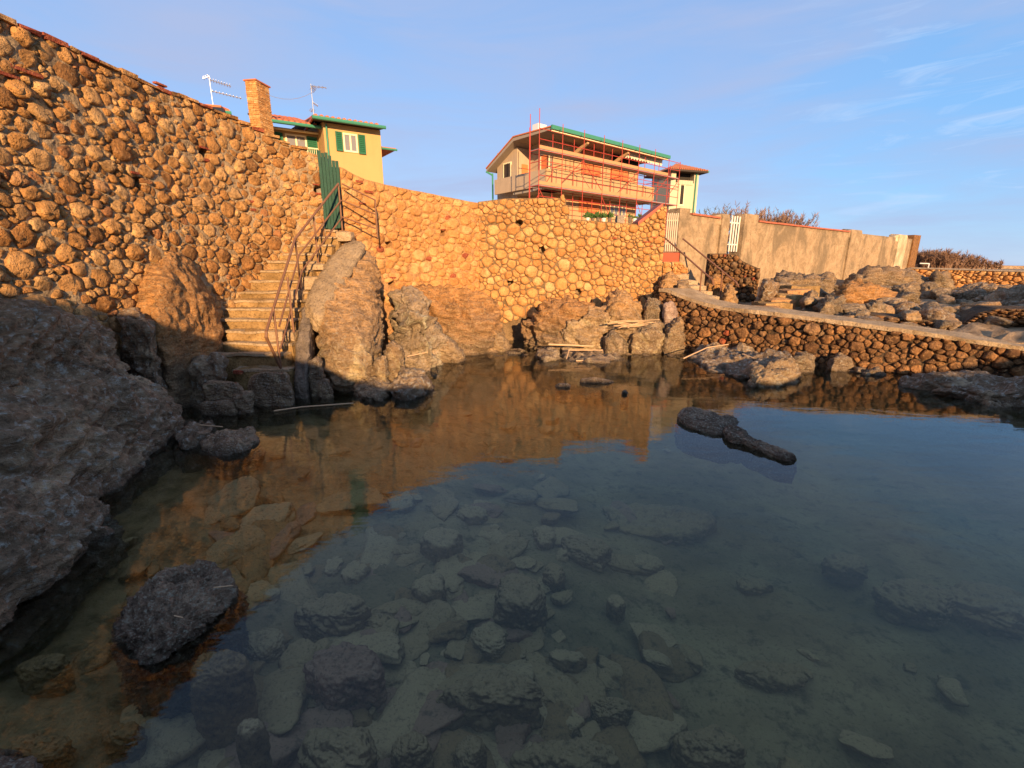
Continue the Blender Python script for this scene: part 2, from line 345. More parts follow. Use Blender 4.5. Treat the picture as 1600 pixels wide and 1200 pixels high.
def inside(X, Y, poly):
    r = np.zeros(X.shape, bool); n = len(poly)
    for i in range(n):
        x0, y0 = poly[i]; x1, y1 = poly[(i + 1) % n]
        if y0 == y1: continue
        c = ((y0 > Y) != (y1 > Y)) & (X < (x1 - x0) * (Y - y0) / (y1 - y0) + x0); r ^= c
    return r
POOL = [(-6.0, 1.0), (-5.85, 4.0), (-5.7, 5.5), (-5.5, 7.5), (-5.1, 9.1), (-4.4, 10.2), (-3.8, 10.4), (-2.3, 11.8), (-0.87, 12.85), (4.0, 13.0), (4.2, 11.6), (6.2, 9.7), (8.8, 8.1), (12.5, 5.9), (20, 2), (20, -1.2), (-6.0, -1.2)]
def ground_z(X, Y):
    p = np.stack([X, Y, X * 0], -1).reshape(-1, 3)
    n = fbm(p * 0.7, 4, 3).reshape(X.shape); nf = fbm(p * 2.6, 3, 8).reshape(X.shape)
    dep = 0.30 + 0.75 * np.clip((X + 3.2) / 4.5, 0, 1) * np.clip((Y + 3.5) / 5.5, 0.5, 1)
    dep = dep + 0.25 * np.clip((X - 1) / 4, 0, 1) - 0.25 * np.clip((Y - 8.5) / 2.5, 0, 1)
    bed = -dep + 0.10 * n + 0.05 * nf
    crest = np.interp(X, [-6, -2.6, -1.7, -0.9, 0.2, 1.5, 11, 13, 17, 22], [4.15, 4.0, 3.65, 3.5, 3.1, 2.95, 3.2, 4.2, 5.6, 5.9])  # bank behind the camera, out of view; crest shaped to cast the shore's shade
    bank = -0.45 + np.clip((-0.9 - Y) / 3.8, 0, 1) * (crest + 0.45) + 0.22 * n + 0.10 * nf
    bank = np.where(Y < -6.5, bank - (-6.5 - Y) * 0.5, bank)
    sl_ = np.interp(X, [15, 20], [0.045, 0.012])
    right = 0.72 + np.clip((Y - 8) * sl_, -0.1, 1.3) + 0.16 * n + 0.10 * nf + np.where(X > 7.5, 0.12 * fbm(p * 6.0, 3, 12).reshape(X.shape), 0)
    back = 2.9 + 0.0 * X + np.clip((Y - 16) * 0.11, 0, 1.8)
    z = np.where(inside(X, Y, POOL), bed, 0.0)
    side = np.where(Y < 10, -5.1, -6)
    out = ~inside(X, Y, POOL)
    leftland = out & (X < -3.3) & (Y > -1.0)
    # behind the front wall and left of the first gate; behind the plaster wall
    pwl = 15.3 + (X - 5.2) * (11.7 / 17.5) + 0.3
    behind = out & (Y > 0) & ~leftland & (((X < 3.8) & (Y > 12.0)) | ((X < 4.6) & (Y > 15.5)) | ((X >= 4.6) & (Y > pwl) & (X < 23)))
    z = np.where(leftland, 3.3 + np.clip((Y - 16) * 0.1, 0, 1.6), z)
    z = np.where(behind, np.where(X < 4.6, 2.75 + np.clip((Y - 16) * 0.13, 0, 2.0), 2.2), z)
    rl = out & ~leftland & ~behind & (Y > -1.0)
    far = (Y > 25.3 - (X - 23) * 0.0) & (X >= 22.5)
    z = np.where(rl, np.where(far, 1.70 + 0.03 * n, right), z)
    z = np.where(Y <= -0.9, np.maximum(bank, z) * 1.0, z)
    z = np.where((Y > -1.3) & (Y <= -0.9) & inside(X, Y, POOL), np.minimum(bank, 0.2), z)
    e = np.clip((np.maximum(np.maximum(Y - 52, X - 46), np.maximum(-34 - X, -13 - Y))) / 8, 0, 1)
    return z * (1 - e) - 1.5 * e

def build_ground():
    xs = np.concatenate([np.arange(-42, -6, 0.8), np.arange(-6, 14, 0.16), np.arange(14, 26, 0.3), np.arange(26, 54.1, 0.8)])
    ys = np.concatenate([np.arange(-21, -8, 0.6), np.arange(-8, 14, 0.16), np.arange(14, 28, 0.3), np.arange(28, 60.1, 0.8)])
    X, Y = np.meshgrid(xs, ys); Z = ground_z(X, Y)
    V = np.stack([X, Y, Z], -1).reshape(-1, 3); nx, ny = len(xs), len(ys)
    i = np.arange(nx * ny).reshape(ny, nx)
    F = np.stack([i[:-1, :-1], i[:-1, 1:], i[1:, 1:], i[1:, :-1]], -1).reshape(-1, 4)
    t = NT('ground'); g = t.n('NewGeometry'); p = g.outputs['Position']; z = t.sep(p, 2)
    n1 = t.noise(p, 0.9, 8, 0.62, 0.4); n2 = t.noise(p, 6, 8, 0.68); n3 = t.noise(p, 32, 4, 0.66)
    land = t.mix(t.ramp(n2, [(0.35, 0.0), (0.65, 1.0)]), (0.20, 0.13, 0.07), (0.48, 0.33, 0.19))
    bed = t.mix(t.ramp(n1, [(0.36, 0.0), (0.64, 1.0)]), (0.19, 0.15, 0.075), (0.40, 0.32, 0.17))
    bed = t.mix(t.ramp(n2, [(0.34, 0.8), (0.47, 0.0)]), bed, (0.06, 0.05, 0.03))
    bed = t.mix(t.ramp(n3, [(0.34, 0.5), (0.46, 0.0)]), bed, (0.05, 0.045, 0.032))
    br = t.mix(t.ramp(n2, [(0.38, 0.0), (0.62, 1.0)]), (0.16, 0.10, 0.04), (0.36, 0.24, 0.11))
    bed = t.mix(t.n('MapRange', i0=t.math('ADD', z, t.math('MULTIPLY', n1, 0.3)), i1=-0.52, i2=-0.12).outputs[0], bed, br)
    c = t.mix(t.n('MapRange', i0=z, i1=-0.02, i2=0.08).outputs[0], bed, land)
    h = t.math('ADD', n2, t.math('MULTIPLY', n3, 0.5))
    mat = t.done(c, 0.93, t.bump(h, 0.06), spec=0.15)
    o = obj('ground', V, F, mat, smooth=True, loc=(0, 0, 0)); tag(o, kind='structure')
    # the sea, out to the horizon
    t = NT('sea'); p = t.pos(); n = t.noise(p, 0.35, 8, 0.6)
    sm = t.done((0.02, 0.05, 0.09), 0.18, t.bump(n, 0.25), spec=0.5)
    m = []; Vs = []; Fs = []
    for x0, x1, y0, y1 in ((-6000, 9000, 56, 9000), (50, 9000, -300, 56), (-6000, -38, -300, 56), (-38, 50, -300, -17)):
        k = len(Vs); Vs += [(x0, y0, -.02), (x1, y0, -.02), (x1, y1, -.02), (x0, y1, -.02)]; Fs.append([k, k + 1, k + 2, k + 3])
    tag(obj('sea', Vs, Fs, sm, loc=(0, 0, 0)), kind='structure')
build_ground()

def build_water():
    t = NT('pool_water'); p = t.pos()
    n1 = t.noise(t.mapping(p, (1.0, 2.2, 1), (0, 0, 0.35)), 1.6, 3, 0.5, 0.4); n2 = t.noise(t.mapping(p, (1.0, 2.6, 1), (0, 0, -0.25)), 9.0, 3, 0.5, 0.6)
    h = t.math('ADD', t.math('MULTIPLY', n1, 1.0), t.math('MULTIPLY', n2, 0.13))
    nm = t.bump(h, 0.004)
    fr = t.n('Fresnel', IOR=1.34); t.t.links.new(nm, fr.inputs['Normal'])
    gl = t.n('BsdfGlossy', Color=(1, 1, 1, 1), Roughness=0.0); t.t.links.new(nm, gl.inputs['Normal'])
    tr = t.n('BsdfTransparent', Color=(0.96, 0.99, 0.97, 1))
    mxs = t.n('MixShader', i0=fr.outputs[0], i1=tr.outputs[0], i2=gl.outputs[0])
    t.t.links.new(mxs.outputs[0], t.out.inputs['Surface'])
    ab = t.n('VolumeAbsorption', Color=(0.66, 0.66, 0.22, 1), Density=0.26)
    sc_ = t.n('VolumeScatter', Color=(0.86, 0.90, 0.44, 1), Density=0.085, Anisotropy=0.0)
    ad = t.n('AddShader', i0=ab.outputs[0], i1=sc_.outputs[0]); t.t.links.new(ad.outputs[0], t.out.inputs['Volume'])
    poly = [(-5.9, -1.6), (16, -1.6), (16, 3.0), (12.6, 5.9), (8.85, 8.05), (6.2, 9.6), (4.15, 11.5), (4.0, 12.95), (-0.87, 12.75), (-2.4, 11.65), (-3.7, 10.3), (-5.3, 9.0), (-5.6, 6)]
    n = len(poly); V = [(x, y, 0) for x, y in poly] + [(x, y, -2.6) for x, y in poly]
    F = [list(range(n)), list(range(n, 2 * n))[::-1]] + [[i, n + i, n + (i + 1) % n, (i + 1) % n] for i in range(n)]
    tag(obj('water', V, F, t.m, loc=(0, 0, 0)), kind='structure')
build_water()

# ------------------------------------------------------------------ rocks
_ico = {}
def ico(l):
    if l not in _ico:
        bm = bmesh.new(); bmesh.ops.create_icosphere(bm, subdivisions=l, radius=1.0)
        bm.verts.ensure_lookup_table()
        _ico[l] = (np.array([v.co[:] for v in bm.verts]), np.array([[v.index for v in f.verts] for f in bm.faces])); bm.free()
    return _ico[l]
def hull_shape(pts, level, sharp=9.0):
    """convex stone through the points, evenly meshed, edges slightly worn"""
    pts = np.asarray(pts, float); c = pts.mean(0); q = pts - c
    U, S, Vt = np.linalg.svd(q, full_matrices=False); sc = np.maximum(np.abs(q @ Vt.T).max(0), 1e-3); sc = np.maximum(sc, sc.max() * 0.12)
    A = (q @ Vt.T) / sc
    bm = bmesh.new()
    for a in A: bm.verts.new(a)
    bmesh.ops.convex_hull(bm, input=bm.verts[:], use_existing_faces=False)
    pl = []
    for f in bm.faces:
        f.normal_update(); n = np.array(f.normal[:]); h = n @ np.array(f.verts[0].co[:])
        if h < 0: n, h = -n, -h
        if h > 1e-5: pl.append((*n, h))
    bm.free(); pl = np.array(pl)
    D, F = ico(level)
    k = np.maximum(D @ pl[:, :3].T, 1e-4) / pl[:, 3]
    r = 1.0 / (k ** sharp).sum(1) ** (1 / sharp)
    r = np.minimum(r * 1.04, 1.7)
    return (D * r[:, None] * sc) @ Vt + c, F
def vnormals(V, F):
    a, b, c = V[F[:, 0]], V[F[:, 1]], V[F[:, 2]]; fn = np.cross(b - a, c - a); N = np.zeros_like(V)
    for k in range(3): np.add.at(N, F[:, k], fn)
    return N / (np.linalg.norm(N, axis=1)[:, None] + 1e-12)
def roughen(V, F, size, amp=(0.10, 0.06, 0.02), seed=0, dip=(0.35, 0.25, 0.9), strata=0.0, pits=0.0):
    N = vnormals(V, F); p = V + seed * 3.7
    w = np.stack([fbm(p / size * 1.2, 2, seed + k) for k in range(3)], 1) * size * 0.25
    d = amp[0] * size * fbm(p / (size * 0.55), 3, seed + 10)
    dn = np.array(dip, float); dn /= np.linalg.norm(dn); pw = p + w; pl = pw + ((pw @ dn) * 1.9)[:, None] * dn      # layered: everything is finer across the bedding
    d = d + amp[1] * size * (ridged(pl / (size * 0.42), 4, seed + 20) - 0.4)
    f1, f2 = worley(pl / (size * 0.45), seed + 3)
    d = d + amp[1] * size * 0.9 * (np.minimum(f2 - f1, 0.25) - 0.2) * 1.3
    e1, e2 = worley((pl + w * 0.7) / (size * 0.22), seed + 4)
    d = d + amp[1] * size * 0.75 * (np.minimum(e2 - e1, 0.22) - 0.16) * np.clip(0.5 + vnoise(p / (size * 0.5), seed + 77) * 1.5, 0, 1)
    d = d + amp[1] * size * 0.35 * ridged((p + w) / (size * 0.11), 3, seed + 25)
    d = d + amp[2] * size * fbm(p / (size * 0.07), 4, seed + 40, 0.6)
    if strata:
        dv = np.array(dip, float); dv /= np.linalg.norm(dv); s = (p + w * 0.5) @ dv / (0.16 * max(size, 0.4)); fr = s - np.floor(s)
        d = d + strata * size * (np.minimum(fr / 0.75, 1) * 1.0 - (fr > 0.9) * 0.8) * (0.4 + 0.6 * np.abs(vnoise(p / size * 2.2, seed + 60)))
    if pits:
        g1, g2 = worley(p / 0.05, seed + 9); d = d - pits * np.clip(0.55 - g1, 0, 1)
    return V + N * d[:, None]
def rock(name, hulls, mat, label=None, cat='rock', group=None, level=5, amp=(0.11, 0.09, 0.03), seed=1, strata=0.0, sharp=14.0, pits=0.0, parent=None, size=None, dip=(0.35, 0.25, 0.9)):
    Vs = []; Fs = []; n = 0
    for i, h in enumerate(hulls):
        V, F = hull_shape(h, level, sharp)
        sz = size or float(np.sort(np.ptp(V, axis=0))[1])
        V = roughen(V, F, sz, amp, seed + i * 13, strata=strata, pits=pits, dip=dip)
        Vs.append(V); Fs.append(F + n); n += len(V)
    V = np.concatenate(Vs); F = np.concatenate(Fs)
    o = obj(name, V, F, mat, parent, smooth=True)
    if parent is None: tag(o, label, cat, group)
    return o
def blob(outline, y, d, front=0.6, back=0.8, lift=0.0):
    """points of a boulder whose outline from the pool's edge is given; it bulges d/2 towards the pool and d/2 away"""
    o = [(q[0], q[1], q[2] if len(q) > 2 else y) for q in outline]; cx = sum(q[0] for q in o) / len(o); cy = sum(q[1] for q in o) / len(o)
    pts = [P(*q) for q in o]
    for q in o:
        pts.append(P(cx + (q[0] - cx) * front, cy + lift + (q[1] - cy) * front, q[2] - d * 0.5))
        b = P(cx + (q[0] - cx) * back, cy + (q[1] - cy) * back, q[2]); r = ray(cx + (q[0] - cx) * back, cy + (q[1] - cy) * back)
        pts.append(b + np.array([r[0] / r[1] * d * 0.5, d * 0.5, r[2] / r[1] * d * 0.5]))
    return pts

# ------------------------------------------------------------------ rubble stone walls
def clip_poly(poly, n, c):               # keep n.x <= c
    out = []
    for i in range(len(poly)):
        a = poly[i]; b = poly[(i + 1) % len(poly)]; da = n[0] * a[0] + n[1] * a[1] - c; db = n[0] * b[0] + n[1] * b[1] - c
        if da <= 0: out.append(a)
        if (da < 0 < db) or (db < 0 < da):
            t = da / (da - db); out.append((a[0] + t * (b[0] - a[0]), a[1] + t * (b[1] - a[1])))
    return out
class Surf:
    """upright wall face along a line on the ground"""
    def __init__(s, line, top, bot, smooth=0.35, lean=0.0):
        pts = np.array([q[:2] for q in line], float); seg = np.linalg.norm(np.diff(pts, axis=0), axis=1); cs = np.concatenate([[0], np.cumsum(seg)])
        s.L = cs[-1]; g = np.linspace(0, s.L, max(int(s.L / 0.04), 8)); x = np.interp(g, cs, pts[:, 0]); y = np.interp(g, cs, pts[:, 1])
        if smooth and len(pts) > 2:
            k = max(1, int(smooth / 0.04)); ker = np.ones(2 * k + 1) / (2 * k + 1)
            ex = lambda a: np.convolve(np.concatenate([a[0] - (a[1] - a[0]) * np.arange(k, 0, -1), a, a[-1] + (a[-1] - a[-2]) * np.arange(1, k + 1)]), ker, 'valid')
            x, y = ex(x), ex(y)
        s.g = g; s.x = x; s.y = y; tx = np.gradient(x, g); ty = np.gradient(y, g); l = np.hypot(tx, ty); tx /= l; ty /= l
        nx, ny = ty, -tx
        if np.mean(nx * -x + ny * -y) < 0: nx, ny = -nx, -ny
        s.nx, s.ny = nx, ny; s.line = [tuple(p) for p in pts]; s.lean = lean
        mk = lambda pr: (sorted(hitline(a, b, s.line) for a, b in pr) if isinstance(pr, list) else [(0, pr), (s.L, pr)])
        t = mk(top); b = mk(bot); s.ts = [a for a, _ in t]; s.tz = [c for _, c in t]; s.bs = [a for a, _ in b]; s.bz = [c for _, c in b]
    def top(s, a): return np.interp(a, s.ts, s.tz)
    def bot(s, a): return np.interp(a, s.bs, s.bz)
    def at(s, a, z, d):
        a = np.asarray(a, float); z = np.asarray(z, float); d = np.asarray(d, float)
        o = [np.interp(a, s.g, v) for v in (s.x, s.y, s.nx, s.ny)]
        dd = d + (4.0 - z) * s.lean
        ex = np.where(a < 0, a, np.where(a > s.L, a - s.L, 0.0))
        return np.stack([o[0] + o[2] * dd - o[3] * ex * 0, o[1] + o[3] * dd, z + 0 * dd], -1)

def stone_wall(root, S, radii, mat, mortar, seed, thick=0.6, gap=0.12, proud=(0.03, 0.08), parts=300, bed=0.5, holes=(), stretch=1.25, body_name='mortar_bed', zmax_extra=0.0, sizefn=None, tone_shift=0.0, skip=0.0, round_=1, stone_name='stone', nverts=12, jit=0.05, mort=(-0.012, 0.022), bot_body=-1.2, red=0.02, back_thick=None):
    rng = np.random.RandomState(seed)
    zlo, zhi = min(S.bz), max(S.tz)
    hs = [(*hitline(px, py, S.line), r) for px, py, r in holes]
    # scatter stone centres, large first
    C = np.zeros((0, 3))
    area = S.L * (zhi - zlo) * 1.0
    for r, tries in radii:
        nt = int(tries * area / (r * r * 4))
        cand = np.stack([rng.uniform(0, S.L, nt), rng.uniform(zlo, zhi, nt)], 1)
        for a, z in cand:
            if z > S.top(a) - r * 0.45 or z < S.bot(a) - r * 0.5: continue
            rr = r * rng.uniform(0.85, 1.15)
            if sizefn: rr *= sizefn(a, z)
            if any((a - h[0]) ** 2 + (z - h[1]) ** 2 < (h[2] + rr * 0.7) ** 2 for h in hs): continue
            if len(C):
                dd = np.hypot((C[:, 0] - a), (C[:, 1] - z) * stretch) - (C[:, 2] + rr) * 0.80
                if dd.min() < 0: continue
            C = np.vstack([C, [a, z, rr]])
    Q = C.copy(); Q[:, 1] *= stretch
    for h in hs: Q = np.vstack([Q, [h[0], h[1] * stretch, h[2] * 0.9]])
    cells = []
    for i in range(len(C)):
        a, b, r = Q[i]; R = r * 2.3
        poly = [(a + R * cos(t), b + R * sin(t)) for t in np.linspace(0, 2 * pi, 12, endpoint=False)]
        d = np.hypot(Q[:, 0] - a, Q[:, 1] - b); nb = np.argsort(d)[1:22]
        for j in nb:
            if d[j] > R * 2 + Q[j, 2]: break
            nx, ny = Q[j, 0] - a, Q[j, 1] - b; D2 = nx * nx + ny * ny
            t = 0.5 * (D2 + r * r - Q[j, 2] ** 2) / D2; t = min(max(t, 0.2), 0.85)
            poly = clip_poly(poly, (nx, ny), nx * (a + nx * t) + ny * (b + ny * t))
            if len(poly) < 3: break
        if len(poly) < 3: continue
        zt = S.top(a) * stretch; sl = (S.top(a + .1) - S.top(a - .1)) / .2 * stretch
        poly = clip_poly(poly, (-sl, 1.0), zt - sl * a - 0.01)
        poly = clip_poly(poly, (-1.0, 0), -0.0); poly = clip_poly(poly, (1.0, 0), S.L) if len(poly) > 2 else poly
        if len(poly) < 3: continue
        cells.append((i, poly))
    out = []
    for i, poly in cells:
        if rng.rand() < skip: continue
        p = np.array(poly); p[:, 1] /= stretch; c = p.mean(0)
        R0 = np.sqrt(((p - c) ** 2).sum(1)).mean(); keep = [p[0]]
        for q in p[1:]:
            if np.hypot(*(q - keep[-1])) > 0.32 * R0: keep.append(q)
        if len(keep) > 3 and np.hypot(*(keep[0] - keep[-1])) < 0.32 * R0: keep.pop()
        p = np.array(keep)
        w_ = rng.uniform(0.12, 0.26, len(p))[:, None]; w2 = rng.uniform(0.12, 0.26, len(p))[:, None]
        nx_ = np.roll(p, -1, 0); p = np.stack([p * (1 - w_) + nx_ * w_, p * w2 + nx_ * (1 - w2)], 1).reshape(-1, 2)
        if len(p) > 14: p = np.delete(p, rng.choice(len(p), len(p) - 14, replace=False), 0)
        nverts = len(p)
        rad = np.linalg.norm(p - c, axis=1); m = rad.mean()
        g_ = gap * rng.uniform(0.6, 1.5)
        p = c + (p - c) * (1 - min(g_ * 0.1 / m, 0.35)) * rng.uniform(1 - jit, 1 + jit * 1.1, nverts)[:, None]
        A = 0.5 * abs(np.sum(p[:, 0] * np.roll(p[:, 1], -1) - p[:, 1] * np.roll(p[:, 0], -1)))
        if A < 0.0006: continue
        h = rng.uniform(*proud) * min(1.5, m / 0.09 + 0.25)
        tilt = rng.normal(0, 0.14, 2)
        rings = []
        for k, (sc_, hh) in enumerate(((1.0, -0.05), (0.94, 0.72 * h), (0.60, h))):
            q = c + (p - c) * sc_ * (rng.uniform(0.88, 1.06, nverts)[:, None] if k == 2 else 1.0)
            dep = hh + ((q - c) @ tilt) * (1 if k else 0) + (rng.uniform(-.30, .26, nverts) * h if k else 0)
            rings.append(S.at(q[:, 0], q[:, 1], dep))
        cen = S.at(c[0] + rng.uniform(-.2, .2) * m, c[1] + rng.uniform(-.2, .2) * m, h * rng.uniform(0.85, 1.2))
        V = np.concatenate(rings + [cen[None]])
        F = []
        for k in range(2):
            for j in range(nverts):
                a0 = k * nverts + j; a1 = k * nverts + (j + 1) % nverts; b0 = a0 + nverts; b1 = a1 + nverts
                F += [[a0, a1, b1], [a0, b1, b0]]
        F += [[2 * nverts + j, 2 * nverts + (j + 1) % nverts, 3 * nverts] for j in range(nverts)]
        F = np.array(F)
        cc = V[-1]; nn = np.cross(V[F[-1][1]] - V[F[-1][0]], V[F[-1][2]] - V[F[-1][0]])
        if nn @ (np.array([0, 0, CAM_H]) - cc) < 0: F = F[:, ::-1]
        isred = rng.rand() < red and m < 0.10
        out.append((A / max((cc[0] ** 2 + cc[1] ** 2), .1), V, F, 1.0 if isred else min(0.999, max(0, rng.rand() * 0.95 + tone_shift)), isred))
    out.sort(key=lambda r: -r[0])
    for sc_, V, F, tone, isred in out[:parts]:
        obj('brick' if isred else stone_name, V, F, M['brick_red'] if isred else mat, root, smooth=False, tone=tone)
    rest = out[parts:]
    if rest:
        V = np.concatenate([r[1] for r in rest]); n = 0; Fs = []; tn = []
        for r in rest: Fs.append(r[2] + n); n += len(r[1]); tn += [r[3]] * len(r[1])
        o = obj('small_stones', V, np.concatenate(Fs), mat, root, smooth=False, tone=np.array(tn)); o['kind'] = 'stuff'
    # mortar body
    ds = 0.05 if S.L < 9 else 0.07
    sv = np.linspace(0, S.L, int(S.L / ds) + 1); nz = max(6, int((zhi - zlo) / 0.05)) + 1
    fr = np.linspace(0, 1, nz)
    zt = S.top(sv); zb = S.bot(sv) - 0.25
    Sg = np.repeat(sv[:, None], nz, 1); Zg = zb[:, None] + (zt - zb)[:, None] * fr[None]
    p = np.stack([Sg, Zg, Sg * 0], -1).reshape(-1, 3)
    dep = (mort[1] * fbm(p * 3.5, 3, seed) + 0.014 * fbm(p * 14, 2, seed + 3)).reshape(Sg.shape) + mort[0]
    for a, z, r in hs:
        q = np.maximum(np.abs(Sg - a) * 0.9, np.abs(Zg - z)) / r
        dep = np.where(q < 1.0, -0.30, dep)
    G = S.at(Sg, Zg, dep)
    tb = thick if back_thick is None else back_thick
    lo = S.at(sv, np.full_like(sv, bot_body), np.zeros_like(sv)); bk = S.at(sv, zt, np.full_like(sv, -tb)); bl = S.at(sv, np.full_like(sv, bot_body), np.full_like(sv, -tb))
    R = np.concatenate([lo[:, None], G, bk[:, None], bl[:, None]], 1); k = R.shape[1]; n = len(sv)
    idx = np.arange(n * k).reshape(n, k)
    nxk = np.roll(idx, -1, 1)
    F = np.stack([idx[:-1], nxk[:-1], nxk[1:], idx[1:]], -1).reshape(-1, 4)
    c0 = idx[0]; c1 = idx[-1]
    V = R.reshape(-1, 3); F = [list(f) for f in F] + [list(c0[::-1]), list(c1)]
    obj(body_name, V, F, mortar, root, smooth=False)
    return hs

# ------------------------------------------------------------------ the large stone walls
def brick_bits(root, S, spots, seed):
    rng = random.Random(seed)
    for px, py, w, h in spots:
        a, z = hitline(px, py, S.line); V = []; F = []
        m = MB()
        c = [S.at(a + da, z + dz, dd) for dz, dd in ((-h, -.02), (h, -.02)) for da in (-w, w)]
        n = [S.at(a + da, z + dz + rng.uniform(-.004, .004), .045) for dz in (-h, h) for da in (-w, w)]
        m.hexa([c[0], c[1], n[1], n[0], c[2], c[3], n[3], n[2]])
        m.build('brick', M['brick_red'], root, tone=rng.random())

lw = thing('stone_wall', (-5.0, 6.0, 1.5), 'tall rubble stone wall beside the stairs, sloping up to the picture edge', 'wall')
SL = Surf(LW, [(0, 28), (50, 50), (100, 72), (150, 95), (200, 118), (250, 142), (300, 157), (350, 180), (400, 203), (450, 225), (505, 245)],
          [(0, 520), (130, 520), (200, 530), (345, 520), (385, 446), (420, 414), (470, 376), (505, 362)], lean=0.03)
stone_wall(lw, SL, [(0.155, 0.35), (0.12, 1.3), (0.09, 3), (0.065, 4), (0.042, 4)], M['wall_stone'], M['mortar'], 11, jit=0.13, mort=(0.004, 0.034), gap=0.10, proud=(0.014, 0.052), stretch=1.12,
           holes=[(317, 240, 0.075), (212, 287, 0.075), (497, 297, 0.06)], red=0.07, thick=0.55)
brick_bits(lw, SL, [(316, 231, .09, .013), (318, 250, .06, .022), (497, 303, .05, .02), (493, 289, .06, .012), (38, 112, .16, .018), (10, 118, .09, .015), (388, 315, .07, .018), (392, 328, .05, .02), (350, 200, .05, .013), (375, 320, .06, .014), (250, 132, .09, .012), (205, 270, .06, .014), (305, 322, .05, .016)], 4)
# thin flat stones and tile pieces that cap the wall
rng = np.random.RandomState(5); a = 0.3
while a < SL.L - 0.3:
    l = rng.uniform(0.10, 0.34); z = float(SL.top(a + l / 2)); h = rng.uniform(0.018, 0.05)
    c = [SL.at(a + da, z + dz + rng.uniform(-.008, .008), dd + rng.uniform(-.02, .02)) for dz in (-.015, h) for da, dd in ((0, .05), (l, .05), (l, -.3), (0, -.3))]
    m = MB(); m.hexa(c); red = rng.rand() < 0.3
    m.build('coping_tile' if red else 'coping_stone', M['brick_red'] if red else M['wall_stone'], lw, tone=rng.rand())
    a += l + rng.uniform(0.0, 0.04)

gw = thing('stone_wall', (-2.2, 11.4, 1.0), 'rubble stone wall curving down from the green gate to the inner corner', 'wall')
SG = Surf(GW, [(535, 262), (552, 272), (570, 280), (600, 288), (660, 300), (740, 316)], [(535, 372), (600, 425), (620, 465), (740, 490)])
stone_wall(gw, SG, [(0.17, 0.5), (0.13, 1.6), (0.10, 3), (0.065, 3)], M['pale_wall_stone'], M['mortar_pale'], 21, jit=0.11, mort=(0.0, 0.022), gap=0.08, proud=(0.010, 0.034), stretch=1.35,
           holes=[(692, 364, 0.06), (608, 382, 0.07), (613, 443, 0.07)], red=0.05)
brick_bits(gw, SG, [(692, 359, .07, .015), (613, 434, .08, .02), (560, 284, .08, .02), (575, 300, .1, .02), (565, 318, .08, .015)], 6)
fw = thing('stone_wall', (1.6, 12.7, 1.0), 'broad sunlit rubble wall across the back of the pool below the scaffolded house', 'wall')
FT = [(740, 316), (790, 310), (884, 309), (887, 342), (998, 350), (1034, 322), (1038, 322)]
SF = Surf(FW, FT, [(740, 490), (790, 500), (830, 485), (900, 470), (960, 472), (1022, 470), (1038, 470)])
cap_z = SF.at(0, 0, 0)
stone_wall(fw, SF, [(0.18, 0.3), (0.145, 1.6), (0.115, 3), (0.085, 3), (0.05, 2)], M['pale_wall_stone'], M['mortar_mid'], 31, jit=0.07, gap=0.10, proud=(0.015, 0.045), stretch=1.12,
           sizefn=lambda a, z: 0.72 if (a > 3.4 or z > 3.0) else 1.0, holes=[(812, 348, 0.07), (847, 391, 0.08), (797, 442, 0.06), (904, 456, 0.07)], red=0.02)
brick_bits(fw, SF, [(1025, 371, .12, .018), (1010, 378, .1, .015), (918, 398, .07, .02), (925, 408, .08, .015), (1020, 385, .1, .015), (960, 372, .06, .02), (755, 330, .05, .015)], 7)
m = MB()
for (p0, p1) in (((996, 351), (1035, 321.5)),):
    a0, z0 = hitline(*p0, FW); a1, z1 = hitline(*p1, FW)
    c = [SF.at(a_, z_ + dz, dd) for dz in (-0.02, 0.07) for a_, z_, dd in ((a0, z0, .06), (a1, z1, .06), (a1, z1, -.6), (a0, z0, -.6))]
    m.hexa(c)
M['red_paint'] = m_plain('red_paint', (0.40, 0.10, 0.06), 0.7, 0.3, 5, bump=0.01)
M['red_step'] = m_plain('red_step', (0.52, 0.075, 0.035), 0.7, 0.2, 5, bump=0.01); M['coping_red'] = m_plain('coping_red', (0.40, 0.12, 0.065), 0.8, 0.35, 6, bump=0.01)
m.build('coping', M['red_paint'], fw)

cw = thing('causeway_wall', (7, 9, 0), 'dark rough stone side of the raised path, dipping into the pool', 'wall')
CT = [(1045, 455), (1060, 461), (1090, 473), (1130, 483), (1190, 489), (1270, 499), (1400, 516), (1500, 531), (1600, 546)]
SCW = Surf(CW, CT, -0.12, smooth=0.3)
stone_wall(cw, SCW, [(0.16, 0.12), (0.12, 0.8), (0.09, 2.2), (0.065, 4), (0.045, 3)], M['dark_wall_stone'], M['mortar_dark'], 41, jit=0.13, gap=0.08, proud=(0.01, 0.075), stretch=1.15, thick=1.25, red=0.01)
def strip(S, s0, s1, d0, d1, h0, h1, n, name, mat, kind=None, label=None, cat=None, seed=0, rough=0.0, parent=None):
    sv = np.linspace(s0, s1, n); z = S.top(sv); rr = np.random.RandomState(seed)
    wob = lambda: fbm(np.stack([sv * 4.0, sv * 0 + rr.uniform(0, 99), sv * 0], 1), 4, seed, 0.65) * rough
    w = lambda d, h: S.at(sv, z + h + wob() * 0.4, np.full(n, d) + wob())
    k = 8; A = [w(d0, h0), w(d0, h1)] + [w(d0 + (d1 - d0) * j / 5, h1) for j in range(1, 5)] + [w(d1, h1), w(d1, h0)]
    R = np.stack(A, 1); idx = np.arange(n * k).reshape(n, k); nx = np.roll(idx, -1, 1)
    F = np.stack([idx[:-1], nx[:-1], nx[1:], idx[1:]], -1).reshape(-1, 4)
    F = [list(f) for f in F] + [list(idx[0][::-1]), list(idx[-1])]
    o = obj(name, R.reshape(-1, 3), F, mat, parent, smooth=False); return tag(o, label, cat, kind=kind)
